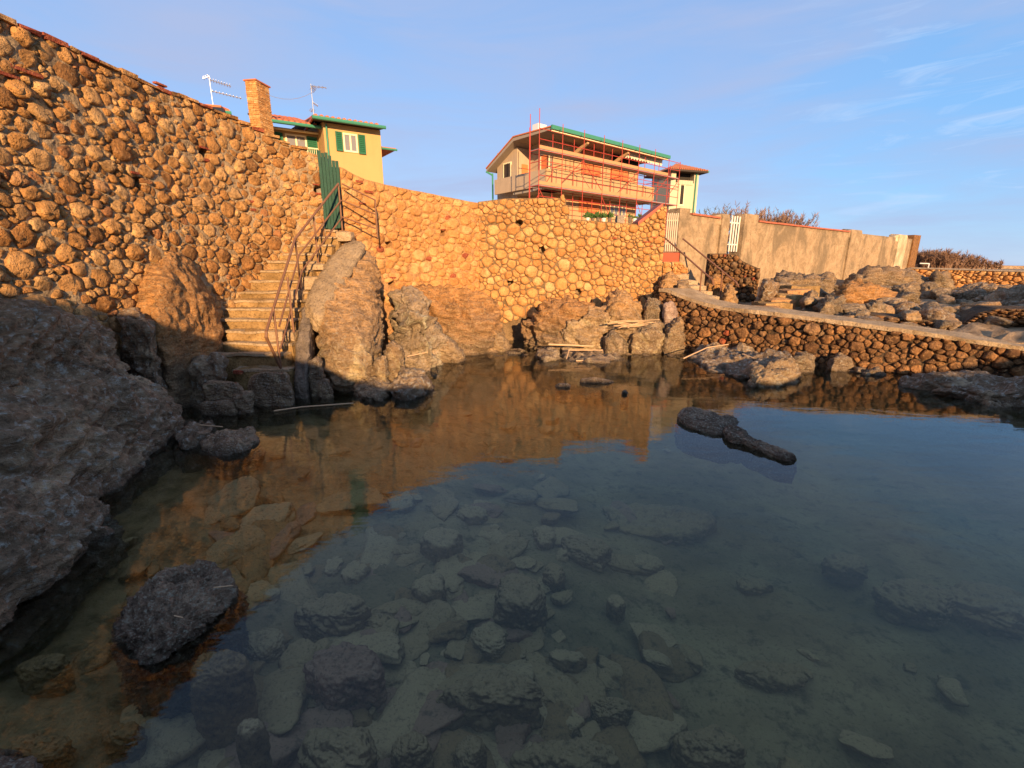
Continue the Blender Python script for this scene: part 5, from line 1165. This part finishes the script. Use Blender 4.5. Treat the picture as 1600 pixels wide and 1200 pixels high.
def aerial(label, px, py0, py1, y, arms, wire=None):
    b = P(px, py1, y); t = np.array([b[0], y, P(px, py0, y)[2]]); r = thing('aerial', b, label, 'aerial')
    MB().tube(b - np.array([0, 0, .4]), t, .017, 6).build('mast', M['metal'], r)
    for (dz, dx, dy, n, ln) in arms:
        c = t - np.array([0, 0, dz]); e = c + np.array([dx, dy, -.12]); L = np.array([dx, dy, 0]); L = L / np.linalg.norm(L); pr = np.array([-L[1], L[0], 0])
        bo = MB().tube(c, e, .018, 5).build('boom', M['metal'], r)
        for i in range(n):
            q = c + (e - c) * (i + .5) / n; MB().tube(q - pr * ln / 2, q + pr * ln / 2, .010, 4).build('element', M['metal'], r)
    return r
aerial('aerial with two long rakes of rods, left of the stone chimney', 332, 118, 158, 21.0, [(.15, .65, .35, 8, .45), (.55, .95, .5, 9, .30), (.02, -.2, -.1, 3, .4)])
aerial('small aerial on the roof edge of the yellow house right wing', 490, 131, 178, 23.4, [(.1, .75, -.2, 4, .35), (.12, .15, .1, 5, .7), (.75, .2, .1, 4, .3), (1.0, -.12, .05, 3, .3)])
wr = thing('wire', P(493, 148, 23.4), 'thin sagging wire between the chimney top and the roof aerial', 'cable')
pa = P(416, 147, 22); pb = P(490, 143, 23.4)
pipe([pa + (pb - pa) * t - np.array([0, 0, .25 * 4 * t * (1 - t)]) for t in np.linspace(0, 1, 7)], .008, 'strand', M['metal'], wr, 4)

# house wrapped in scaffolding
US = (1.21, 1.0)
H = Bld((2.18, 28.0), US, 'villa', 'two-storey tan villa under renovation behind red scaffolding', 'house', 4.0)
E = 9.2; aEnd = H.on(1045, 243)[0]
zE2 = H.on(862, 203)[1]; zE3 = H.on(1045, 243)[1]; ze = (zE2 + zE3) / 2
wf = 1.5                                     # front wall plane
a_s = 1.61; a_r = H.on(997, 270, wf)[0]
zdeck = H.on(880, 292, 0.35)[1]
H.m().box(a_s, a_r, wf, 6.2, 2.5, ze + .05).build('wall', M['tan_tile'], H.root)
H.m().box(.54, a_s - .004, 3.57, 5.6, 2.5, ze - .3).build('wall', M['gable'], H.root)
H.m().box(a_s - .012, a_s - .002, wf + .0, 3.56, 2.5, ze).build('gable_wall', M['gable'], H.root)
rf = H.m().prism([(0, ze - .10), (0, ze + .02), (3.3, ze + .10), (6.05, ze - 1.25), (6.05, ze - 1.4), (3.3, ze - .08)], 0, aEnd).build('roof', M['eave'], H.root)
H.m().prism([(0, ze + .03), (0, ze + .09), (3.3, ze + .19), (6.08, ze - 1.17), (6.08, ze - 1.23), (3.3, ze + .12)], -.04, aEnd + .04).build('tiles', M['roof_tile'], rf if False else H.root)
H.m().box(-.06, aEnd + .08, -.11, -.002, ze - .09, ze + .11).build('gutter', M['green_metal'], H.root)
H.box('fascia', 'frame_white', .02, aEnd - .02, .01, .05, ze - .20, ze - .105)
H.m().tube(H.m().pt(.35, 5.85, ze - 1.5), H.m().pt(.35, 5.85, 3), .06, 6).tube(H.m().pt(0, 6.1, ze - 1.38), H.m().pt(.35, 5.85, ze - 1.6), .06, 6).build('downpipe', M['green_metal'], H.root)
H.box('chimney', 'bright_metal', 1.0, 1.7, 2.2, 2.7, ze + .2, ze + .85)
# balcony with solid parapet
b_f = .35; b1 = H.on(1022, 300, b_f)[0]; zs0 = (H.on(842, 286, b_f)[1] + H.on(1022, 316, b_f)[1]) / 2 + .12; zp = (H.on(850, 266, b_f)[1] + H.on(1022, 290, b_f)[1]) / 2
H.box('balcony_slab', 'slab', .0, b1, b_f, wf - .003, zs0 - .28, zs0)
H.box('parapet', 'tan_tile', .0, b1, b_f, b_f + .15, zs0 + .002, zp)
H.box('parapet', 'gable', .0, .15, b_f + .152, 5.2, zs0 - .1, zp)
H.box('balcony_slab', 'slab', .152, a_s - .02, b_f + .16, 3.5, zs0 - .28, zs0 - .004)
# openings (orange roller shutters, white door, dark sheet for the shaded recess, with awning)
def roller(px0, px1, py0, py1, b, n=None):
    xm = (px0 + px1) / 2; a0 = H.on(px0, py0, b)[0]; a1 = H.on(px1, py0, b)[0]; zt = H.on(xm, py0, b)[1]; zb = H.on(xm, py1, b)[1]; m = H.m(); k = max(4, int((zt - zb) / .12))
    for i in range(k): m.box(a0, a1, b - .045 - .012 * (i % 2), b + .0, zb + (zt - zb) * i / k, zb + (zt - zb) * (i + .93) / k)
    m.box(a0 - .06, a1 + .06, b - .03, b - .001, zt + .001, zt + .08)
    return m.build('shutter', M['orange'], H.root)
roller(909, 939, 238, 292, wf - .003); roller(954, 981, 263, 300, wf - .003); roller(905, 937, 301, 333, wf - .003)
H.opening(953, 978, 319, 340, wf - .003, 'frame_white', 4, .06)
lo0 = H.on(957, 242, wf)[0]
H.box('loggia', 'dark_in', lo0, a_r - .05, wf - .012, wf - .002, H.on(975, 262, wf)[1], H.on(975, 240, wf)[1])  # thin dark sheet on the wall, standing for the shade of a recess
m = H.m(); za = H.on(975, 241, wf)[1]; n = 14; al = a_r + 1.4 - lo0
for i in range(n):
    a = lo0 + al * i / n; b = lo0 + al * (i + 1) / n - .015
    m.hexa([m.pt(a, wf - 1.0, za - .42), m.pt(b, wf - 1.0, za - .42), m.pt(b, wf - .98, za - .42), m.pt(a, wf - .98, za - .42), m.pt(a, wf - 1.0, za - .1), m.pt(b, wf - 1.0, za - .1), m.pt(b, wf - .98, za - .1), m.pt(a, wf - .98, za - .1)])
    c = (a + b) / 2; m.hexa([m.pt(c - .06, wf - 1.0, za - .52), m.pt(c + .06, wf - 1.0, za - .52), m.pt(c + .06, wf - .98, za - .52), m.pt(c - .06, wf - .98, za - .52), m.pt(a + .01, wf - 1.0, za - .421), m.pt(b - .01, wf - 1.0, za - .421), m.pt(b - .01, wf - .98, za - .421), m.pt(a + .01, wf - .98, za - .421)])
m.hexa([m.pt(lo0, wf - 1.0, za - .13), m.pt(lo0 + al, wf - 1.0, za - .13), m.pt(lo0 + al, wf - .02, za + .1), m.pt(lo0, wf - .02, za + .1), m.pt(lo0, wf - 1.0, za - .10), m.pt(lo0 + al, wf - 1.0, za - .10), m.pt(lo0 + al, wf - .02, za + .13), m.pt(lo0, wf - .02, za + .13)])
m.build('awning', M['awning'], H.root)
# windows of the gable side
def gside(a, b0, b1, z0, z1, mat='orange'):
    H.box('window', mat, a - .03, a + .0, b0, b1, z0, z1)
    m = H.m(); m.box(a - .05, a - .001, b0 - .08, b0 - .001, z0 - .08, z1 + .08).box(a - .05, a - .001, b1 + .001, b1 + .08, z0 - .08, z1 + .08).box(a - .05, a - .001, b0, b1, z1 + .001, z1 + .08).box(a - .07, a - .001, b0, b1, z0 - .08, z0 - .001); m.build('frame', M['frame_white'], H.root)
gside(.537, 4.2, 4.85, zs0 + .5, zs0 + 1.7, 'dark_wood')
gside(a_s - .014, 1.85, 2.5, zs0 + .05, zs0 + 2.0)
H.box('window', 'orange', .9, 1.4, 3.53, 3.568, zs0 + .05, zs0 + 1.6)
for px in (903, 967): # struts under the eave
    a = H.on(px, 225, .9)[0]; mm = H.m(); mm.hexa([mm.pt(a, .15, ze - .32), mm.pt(a + .16, .15, ze - .32), mm.pt(a + .16, wf - .01, ze - .95), mm.pt(a, wf - .01, ze - .95), mm.pt(a, .15, ze - .12), mm.pt(a + .16, .15, ze - .12), mm.pt(a + .16, wf - .01, ze - .7), mm.pt(a, wf - .01, ze - .7)]); mm.build('bracket', M['tan_tile'], H.root)
H.box('plinth', 'slab', a_s - .6, b1 - 1.2, -.2, wf - .004, 3.5, H.on(900, 338, .2)[1] if False else zs0 - 2.75)
# scaffolding
sc_root = thing('scaffolding', H.m().pt(5, -.3, 4.2), 'red tube scaffolding with two decks wrapped round the front of the villa', 'scaffolding')
so, si = -.55, .22; frm = H.m()
pxs = [842, 876, 908, 939, 968, 996, 1022]; As = [H.on(px, 270, so)[0] for px in pxs]; step = (As[-1] - As[0]) / 6
As = [As[0] + step * i for i in range(7)]; A_all = [As[0] - .0] + As[1:] + [As[-1] + step * .95, As[-1] + step * 1.75]
zb = zs0 - 3.0; ztop = ze + .1
def T_(a, b, z, a2, b2, z2, name, r=.021): MB().tube(frm.pt(a, b, z), frm.pt(a2, b2, z2), r, 6).build(name, M['pole_red'], sc_root)
zd1 = (H.on(842, 232, so)[1] + H.on(1022, 272, so)[1]) / 2; zd2 = (H.on(842, 286, so)[1] + H.on(1022, 319, so)[1]) / 2 + .02
for i, a in enumerate(A_all):
    last = i >= 7
    T_(a, so, zb, a, so, (ztop + (.45 if i == 0 else 0)) if not last else zd1 + 1.1 - (i - 7) * .0, 'standard')
    T_(a, si, zb, a, si, (ze - .2 if not last else zd1 + 1.0), 'standard')
    for z in (zd1, zd2, zd2 - 1.9, (zd1 + zd2) / 2 + .3): T_(a, so, z, a, si, z, 'transom', .022)
    if i == 0: T_(a - .55, so + .1, zb, a - .55, so + .1, ztop + .1, 'standard')
a0, a1 = A_all[0], A_all[-1]
for z in (zd1 - .03, zd1 + .5, zd1 + 1.0, zd2 - .03, zd2 + .5, zd2 + 1.0, zd2 - 1.1, zd2 - 1.9, zd2 - .55, (zd1 + zd2) / 2 + .35):
    for i in range(len(A_all) - 1):
        if z > zd1 + .2 and i < 6 and z > ze - .1: continue
        T_(A_all[i], so - .03, z, A_all[i + 1], so - .03, z, 'ledger', .019)
for z in (zd1 - .05, zd2 - .05, zd2 - 1.9): T_(a0, si + .03, z, a1, si + .03, z, 'ledger', .022)
for i, (s, z0, z1) in enumerate(((0, zb, zd2), (1, zd2, zd1), (3, zb, zd2), (4, zd2, zd1), (5, zb, zd2), (6, zd2, zd1), (7, zd2 - 1.8, zd2), (7, zd2, zd1), (2, zd2 - .1, zd1))):
    p, q = (A_all[s], A_all[s + 1]) if i % 2 else (A_all[s + 1], A_all[s])
    T_(p, so + .03, z0 + .3, q, so + .03, z1 - .1, 'brace', .02)
T_(a0, si, zd2 - 1.2, A_all[1], si, zd2 + .9, 'brace', .02)
for zd, e in ((zd1, 0), (zd2, 0)):
    for i in range(len(A_all) - 1):
        frm2 = H.m(); frm2.box(A_all[i] + .01, A_all[i + 1] - .01, so + .04, si - .03, zd, zd + .05); frm2.build('deck', M['deck'], sc_root)
        if (zd == zd1 or True) and i < 6 + (zd == zd1): H.m().box(A_all[i] + .01, A_all[i + 1] - .01, so - .005, so + .025, zd + .052, zd + .22).build('toe_board', M['toe'], sc_root)
# square tower
TW = Bld((P(1052, 300, 40)[0], 40.0), (1.0, 0.32), 'tower', 'square cream tower with a low orange tiled hip roof behind the scaffolding', 'tower', 4)
t0 = TW.on(1047, 300)[0]; t1 = TW.on(1090, 300)[0]; tz = (TW.on(1052, 269)[1] + TW.on(1090, 265)[1]) / 2; dp = t1 - t0
m = TW.m(); m.box(t0, t1, 0, dp, 2, tz - .9).box(t0, t0 + .45, 0, dp, tz - .899, tz).box(t1 - .45, t1, 0, dp, tz - .899, tz).box(t0 + .451, t1 - .451, dp - .3, dp, tz - .899, tz).build('wall', M['cream'], TW.root)
TW.box('loggia', 'dark_in', t0 + .452, t1 - .452, .5, dp - .31, tz - .898, tz - .01)  # dark block paints the shade inside the tower's top opening
for i in range(6):
    a = t0 + .7 + (t1 - t0 - 1.4) * i / 5; TW.box('merlon', 'cream', a - .12, a + .12, -.06, .10, tz - 1.05, tz - .72)
ov = .5; rz = .75; c = (t0 + t1) / 2
rm = TW.m(); k = [rm.pt(t0 - ov, -ov, tz), rm.pt(t1 + ov, -ov, tz), rm.pt(t1 + ov, dp + ov, tz), rm.pt(t0 - ov, dp + ov, tz), rm.pt(c, dp / 2, tz + rz)]
k2 = [q + np.array([0, 0, -.14]) for q in k[:4]]
obj('roof', k + k2, [[0, 1, 4], [1, 2, 4], [2, 3, 4], [3, 0, 4], [0, 5, 6, 1], [1, 6, 7, 2], [2, 7, 8, 3], [3, 8, 5, 0], [5, 8, 7, 6]], None, TW.root, mats=[M['tower_tile'], M['dark_wood']], fmat=[0, 0, 0, 0, 1, 1, 1, 1, 1])
m = TW.m(); 
for i in range(18):
    a = t0 - ov + (t1 - t0 + 2 * ov) * (i + .5) / 18; fr_ = 1 - abs(a - c) / (c - t0 + ov)
    m.tube(m.pt(a, -ov, tz + .02), m.pt(a, -ov + fr_ * (dp / 2 + ov), tz + .02 + rz * fr_), .07, 5)
o = m.build('roof_tiles', M['tower_tile'], TW.root); o['kind'] = 'stuff'
TW.m().tube(TW.m().pt(t1 - .3, -.06, tz - .1), TW.m().pt(t1 - .3, -.06, 2.5), .06, 6).build('downpipe', M['green_metal'], TW.root)
TW.m().tube(TW.m().pt(t1 + ov, -ov, tz - .05), TW.m().pt(t1 + ov, dp + ov, tz - .05), .07, 6).build('gutter', M['green_metal'], TW.root)
wz = TW.on(1065, 305)[1]; wa = TW.on(1065, 305)[0]
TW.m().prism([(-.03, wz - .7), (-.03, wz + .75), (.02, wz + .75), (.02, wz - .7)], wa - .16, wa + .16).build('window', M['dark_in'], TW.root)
TW.m().box(wa - .26, wa + .26, -.05, -.004, wz - .82, wz - .702).box(wa - .24, wa - .165, -.04, -.002, wz - .7, wz + .8).box(wa + .165, wa + .24, -.04, -.002, wz - .7, wz + .8).box(wa - .24, wa + .24, -.045, -.002, wz + .8, wz + .92).build('window_frame', M['frame_white'], TW.root)
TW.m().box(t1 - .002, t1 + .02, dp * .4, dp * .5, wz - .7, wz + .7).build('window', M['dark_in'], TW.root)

# ------------------------------------------------------------------ plants, pots, reeds, bits
def m_leaf(name, c0, c1):
    t = NT(name); p = t.pos(); n = t.noise(p, 2.0, 4); return t.done(t.mix(t.ramp(n, [(.35, 0.), (.65, 1.)]), c0, c1), 0.85)
M['twig'] = m_leaf('twig', (0.16, 0.085, 0.05), (0.30, 0.18, 0.11)); M['twig_green'] = m_leaf('twig_green', (0.06, 0.07, 0.03), (0.16, 0.13, 0.07)); M['leaf'] = m_leaf('leaf', (0.04, 0.09, 0.02), (0.09, 0.15, 0.04))
def bush(label, px0, px1, py_top, z0, y, n, mat, seed, group=None, sp=0.5, plume=15):
    q = random.Random(seed); a = P(px0, 400, y)[0]; b = P(px1, 400, y)[0]; r = thing('bush', ((a + b) / 2, y, z0), label, 'bush', group)
    zt = lambda x: P(800 + (x / y) * FPX * 1.03, py_top(800 + (x / y) * FPX * 1.03) if callable(py_top) else py_top, y)[2]
    st_ = MB(); fo = MB()
    for i in range(n):
        x = q.uniform(a, b); yy = y + q.uniform(-1.0, 1.5); H_ = (zt(x) - z0) * q.uniform(.78, 1.05); p = np.array([x, yy, z0]); d = np.array([q.gauss(0, .22), q.gauss(0, .22), 1.0]); segs = 5
        for k in range(segs):
            nx = p + d / np.linalg.norm(d) * H_ / segs; st_.tube(p, nx, .022 * (1 - k / 6), 3, .022 * (1 - (k + 1) / 6)); 
            if k >= 1:
                for _ in range(plume):
                    e = np.array([q.gauss(0, .6), q.gauss(0, .6), q.uniform(.5, 1.4)]); e /= np.linalg.norm(e); L = q.uniform(.12, .40) * sp * 1.5; s = p + (nx - p) * q.random()
                    side = np.cross(e, [q.gauss(0, 1), q.gauss(0, 1), .1]); side /= np.linalg.norm(side) + 1e-9; j = len(fo.V); wd = .012
                    fo.V += [s - side * wd, s + side * wd, s + e * L * .6 + side * wd * .8, s + e * L]; fo.F += [[j, j + 1, j + 2], [j, j + 2, j + 3]]
            p = nx; d = d + np.array([q.gauss(0, .18), q.gauss(0, .18), 0])
    st_.build('stems', M['twig'], r)['kind'] = 'stuff'; fo.build('foliage', M[mat], r)['kind'] = 'stuff'
bush('wide russet feathery bush behind the long plaster wall next to the white gate', 1164, 1234, lambda x: 322 + abs(x - 1188) * .35, 2.0, 24, 240, 'twig', 1)
bush('thin upright grey-brown bush showing between the white gate and the plaster wall', 1138, 1160, lambda x: 316 + abs(x - 1141) * .9, 2.2, 23, 60, 'twig', 2)
bush('two feathery plumes of bush between the tower and the first plaster wall', 1098, 1118, lambda x: 318 + abs(x - 1101) * .8 - (4 if x > 1108 else 0), 2.6, 26, 44, 'twig_green', 3)
bush('bare russet tamarisk bush beyond the end of the plaster wall', 1436, 1478, lambda x: 389 + abs(x - 1458) * .25, 1.7, 30, 190, 'twig', 4)
bush('bare russet tamarisk bush standing in the middle of the far row', 1478, 1518, lambda x: 394 + (x - 1478) * .22, 1.7, 31, 130, 'twig', 5)
bush('low wispy bush at the seaward end of the far row', 1516, 1552, lambda x: 404 + (x - 1516) * .25, 1.7, 32, 70, 'twig', 6)
# pots and plants on the terrace edge
zter = hitline(940, 347, FW)[1]
q = random.Random(4)
for i, (px, w, hh) in enumerate(((918, .05, .17), (926, .045, .16), (934, .05, .18), (943, .055, .16), (952, .05, .17), (984, .05, .19), (991, .045, .15), (998, .05, .18))):
    y = 13.6 + q.uniform(-.1, .1); b = P(px, 348, y); zb_ = b[2] - .04; lab = ['grey', 'grey', 'dark', 'white', 'grey', 'white', 'grey', 'dark'][i]
    r = thing('plant_pot', (b[0], y, zb_), ['first pale pot of the row under the leafy plants on the terrace edge', 'second pale pot of the row under the leafy plants', 'tallest pot under the leafy plants, before the cement pillar', 'squat pot right at the cement pillar on the terrace', 'pot behind the cement pillar on the terrace edge', 'white pot standing near the slanted red coping', 'small pot between two others near the slanted red coping', 'pot closest to the slanted red coping on the terrace'][i], 'plant pot')
    ms = MB(); ms.tube((b[0], y, zb_), (b[0], y, zb_ + hh), w * .8, 10, w).tube((b[0], y, zb_ + hh - .03), (b[0], y, zb_ + hh), w * 1.12, 10, w * 1.12).build('pot', M['grey_cement' if i % 3 else 'white_paint'], r)
    lf = MB()
    for _ in range(46 if i < 5 else 14):
        e = np.array([q.gauss(0, .7), q.gauss(0, .5), q.uniform(.3, 1.3)]); e /= np.linalg.norm(e); L = q.uniform(.07, .22) * (1 if i < 5 else .6); s = np.array([b[0], y, zb_ + hh - .02]); sd = np.cross(e, [0, .3, 1]); sd /= np.linalg.norm(sd); j = len(lf.V); mid = s + e * L * .55 + np.array([0, 0, .03])
        lf.V += [s, mid - sd * .03, s + e * L, mid + sd * .03]; lf.F += [[j, j + 1, j + 2, j + 3]]
    lf.build('foliage', M['leaf'], r)['kind'] = 'stuff'
r = thing('terrace_pillar', P(971, 350, 13.7), 'short square cement pillar on the terrace edge between the potted plants', 'pillar')
p0 = P(963, 350, 13.6); p1 = P(977, 335, 13.6); V, F = rough_box((p0[0], 13.6, p0[2] - .1), (p1[0], 13.9, p1[2]), 3, .008); obj('shaft', V, F, M['concrete'], r)

# small dark stone wall and the two short flights on the far side
sm = thing('stone_wall', (6.5, 13.6, 1), 'small dark rubble wall below the white gate, beside the railed stairs', 'wall')
SSM = Surf([(5.62, 13.6), (6.6, 13.35), (6.95, 13.3)], [(1133, 396), (1150, 397), (1160, 408), (1185, 419)], [(1133, 450), (1185, 486)], smooth=0)
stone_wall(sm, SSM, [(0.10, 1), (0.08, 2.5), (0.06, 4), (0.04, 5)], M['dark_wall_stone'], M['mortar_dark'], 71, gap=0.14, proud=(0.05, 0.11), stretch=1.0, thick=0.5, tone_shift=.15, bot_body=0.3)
sp = thing('stone_wall', (4.6, 13.4, 1), 'little orange retaining wall under the red threshold', 'wall')
SSP = Surf([(4.25, 13.35), (5.0, 13.5)], [(1031, 409), (1064, 409), (1072, 418)], [(1031, 470), (1075, 462)], smooth=0)
stone_wall(sp, SSP, [(0.14, 1), (0.10, 2.5), (0.07, 4), (0.04, 5)], M['pale_wall_stone'], M['mortar_pale'], 72, gap=0.12, proud=(0.03, 0.07), stretch=1.3, thick=0.5, bot_body=0.3)
s2 = thing('staircase', P(1110, 475, 11.6), 'worn pale stone stairs with thin handrails, up to the red threshold', 'stairs')
for i, (x0, x1, py, y) in enumerate(((1102, 1138, 471.5, 11.6), (1094, 1127, 462, 11.95), (1086, 1115, 454, 12.3), (1074, 1105, 446, 12.6), (1062, 1092, 437.5, 12.95), (1052, 1078, 428, 13.3), (1050, 1072, 418, 13.6))):
    a = P(x0 - 8, py, y); b = P(x1, py, y); V, F = rough_box((a[0], y, a[2] - .45), (b[0], y + .55, a[2]), 700 + i, .014); obj('step', V, F, M['step_pale'], s2)
hr = [('thin dark handrail on the wall side of the pale stairs', [(1067, 373, 13.9), (1150, 441, 12.2), (1154, 448, 12.1)], [((1129, 424), (1125, 462), 12.5)]),
      ('thin dark handrail on the open side of the pale stairs', [(1037, 370, 13.6), (1098, 424, 12.1), (1113, 437, 11.7), (1115, 446, 11.7)], [((1097, 423), (1092, 469), 12.1)])]
for lab, pth, pst in hr:
    r = thing('handrail', P(*pth[-1]), lab, 'handrail'); pipe([P(*q_) for q_ in pth], .022, 'rail', M['rust_pipe'], r, 6)
    for (t_, b_, y) in pst:
        b = P(*b_, y); pipe([np.array([b[0], y, P(*t_, y)[2]]), b - np.array([0, 0, .1])], .018, 'post', M['rust_pipe'], r, 6)
s3 = thing('staircase', P(1215, 490, 10.8), 'short flight of rough steps cut among the rocks behind the path', 'stairs')
for i, (x0, x1, py, y) in enumerate(((1190, 1230, 480.5, 10.9), (1196, 1242, 473.5, 11.25), (1206, 1247, 467.5, 11.6), (1218, 1260, 460, 12.0), (1231, 1272, 452.5, 12.4), (1238, 1285, 446, 12.8))):
    a = P(x0, py, y); b = P(x1, py, y); V, F = rough_box((a[0], y, a[2] - .8), (b[0], y + .7, a[2]), 720 + i, .02); obj('step', V, F, M['step_moss'] if i % 2 else M['mortar_pale'], s3)
# driftwood reeds
M['reed'] = m_plain('reed', (0.52, 0.34, 0.19), 0.7, 0.25, 12)
reeds = [('long reed floating from the stair block across the dark water', [(428, 642, 6.3), (470, 636, 6.45), (552, 630, 6.75)], .011, .02), ('short pale reed lying on the rocks behind the buttress', [(636, 557, 8.6), (674, 549, 8.9)], .014, None),
         ('thick reed lying across the flat shelf under the back wall', [(857, 538, 10.2), (927, 541, 10.2)], .022, None), ('thin reed below the thick one on the flat shelf', [(888, 547, 10.1), (942, 547, 10.1)], .013, None), ('bent reed leaning from the flat shelf to the water', [(889, 548, 10.0), (885, 561, 9.8)], .010, None),
         ('thin straight reed slanting across the wide dark slab', [(1068, 560, 9.0), (1105, 543, 9.6), (1138, 538, 9.9)], .014, None), ('short twig on the wide dark slab', [(1160, 553, 8.9), (1177, 559, 8.7)], .010, None),
         ('floating reed fragment just below the flat shelf', [(900, 563.5, 9.85), (926, 563, 9.9)], .014, .012), ('thin white stalk on the grey ledge left of the stair blocks', [(312, 664, 5.5), (348, 667, 5.5)], .008, None),
         ('pale straw lying on top of the pitted black boulder', [(334, 918, 2.33), (364, 915, 2.36)], .0035, None), ('short straw on the face of the pitted black boulder', [(272, 962, 2.12), (286, 965, 2.12)], .003, None)]
for lab, pth, rad, z in reeds:
    pts = [P(*q_) if z is None else PZ(q_[0], q_[1], z) for q_ in pth]; r = MB()
    for a, b in zip(pts[:-1], pts[1:]): r.tube(a, b, rad, 6, rad * .85)
    o = r.build('reed', M['reed']); tag(o, lab, 'reed')
q = random.Random(9)
for i in range(9):
    a = P(q.uniform(948, 985), q.uniform(500, 514), 10.25); b = P(q.uniform(1000, 1034), q.uniform(498, 510), 10.3); mid = (a + b) / 2 + np.array([0, 0, q.uniform(-.03, .05)])
    m = MB().tube(a, mid, .010, 5).tube(mid, b, .010, 5, .007); tag(m.build('reed', M['reed']), 'dry reed in the tangle lying on the rocks near the causeway corner', 'reed', 'tangle of dry reeds near the causeway corner')
for lab, px, py, y, s in (('red brick fragment on the lower stair landing', 373, 581, 6.9, .07), ('red brick fragment on the flat grey block', 360, 601, 6.35, .075)):
    p = P(px, py, y); V, F = rough_box(p - np.array([s, s * .6, s * .4]), p + np.array([s, s * .6, s * .4]), int(px), .008, .04); tag(obj('brick_fragment', V, F, M['brick_red']), lab, 'brick')
r = thing('metal_hoop', P(1443, 416, 27), 'thin pale metal hoop rail at the far end of the plaster wall', 'rail')
pipe([P(1437, 411.5, 27), P(1452, 412, 27), P(1450, 420, 27)], .03, 'tube', M['bright_metal'], r, 5)
bw = thing('breakwater', (60, 62, 0), 'long low dark breakwater on the horizon beyond the bushes', 'breakwater')
V, F = rough_box((46, 60, -1), (110, 66, 2.02), 5, .12, 2.0); obj('mole', V, F, M['rock_dark'], bw)
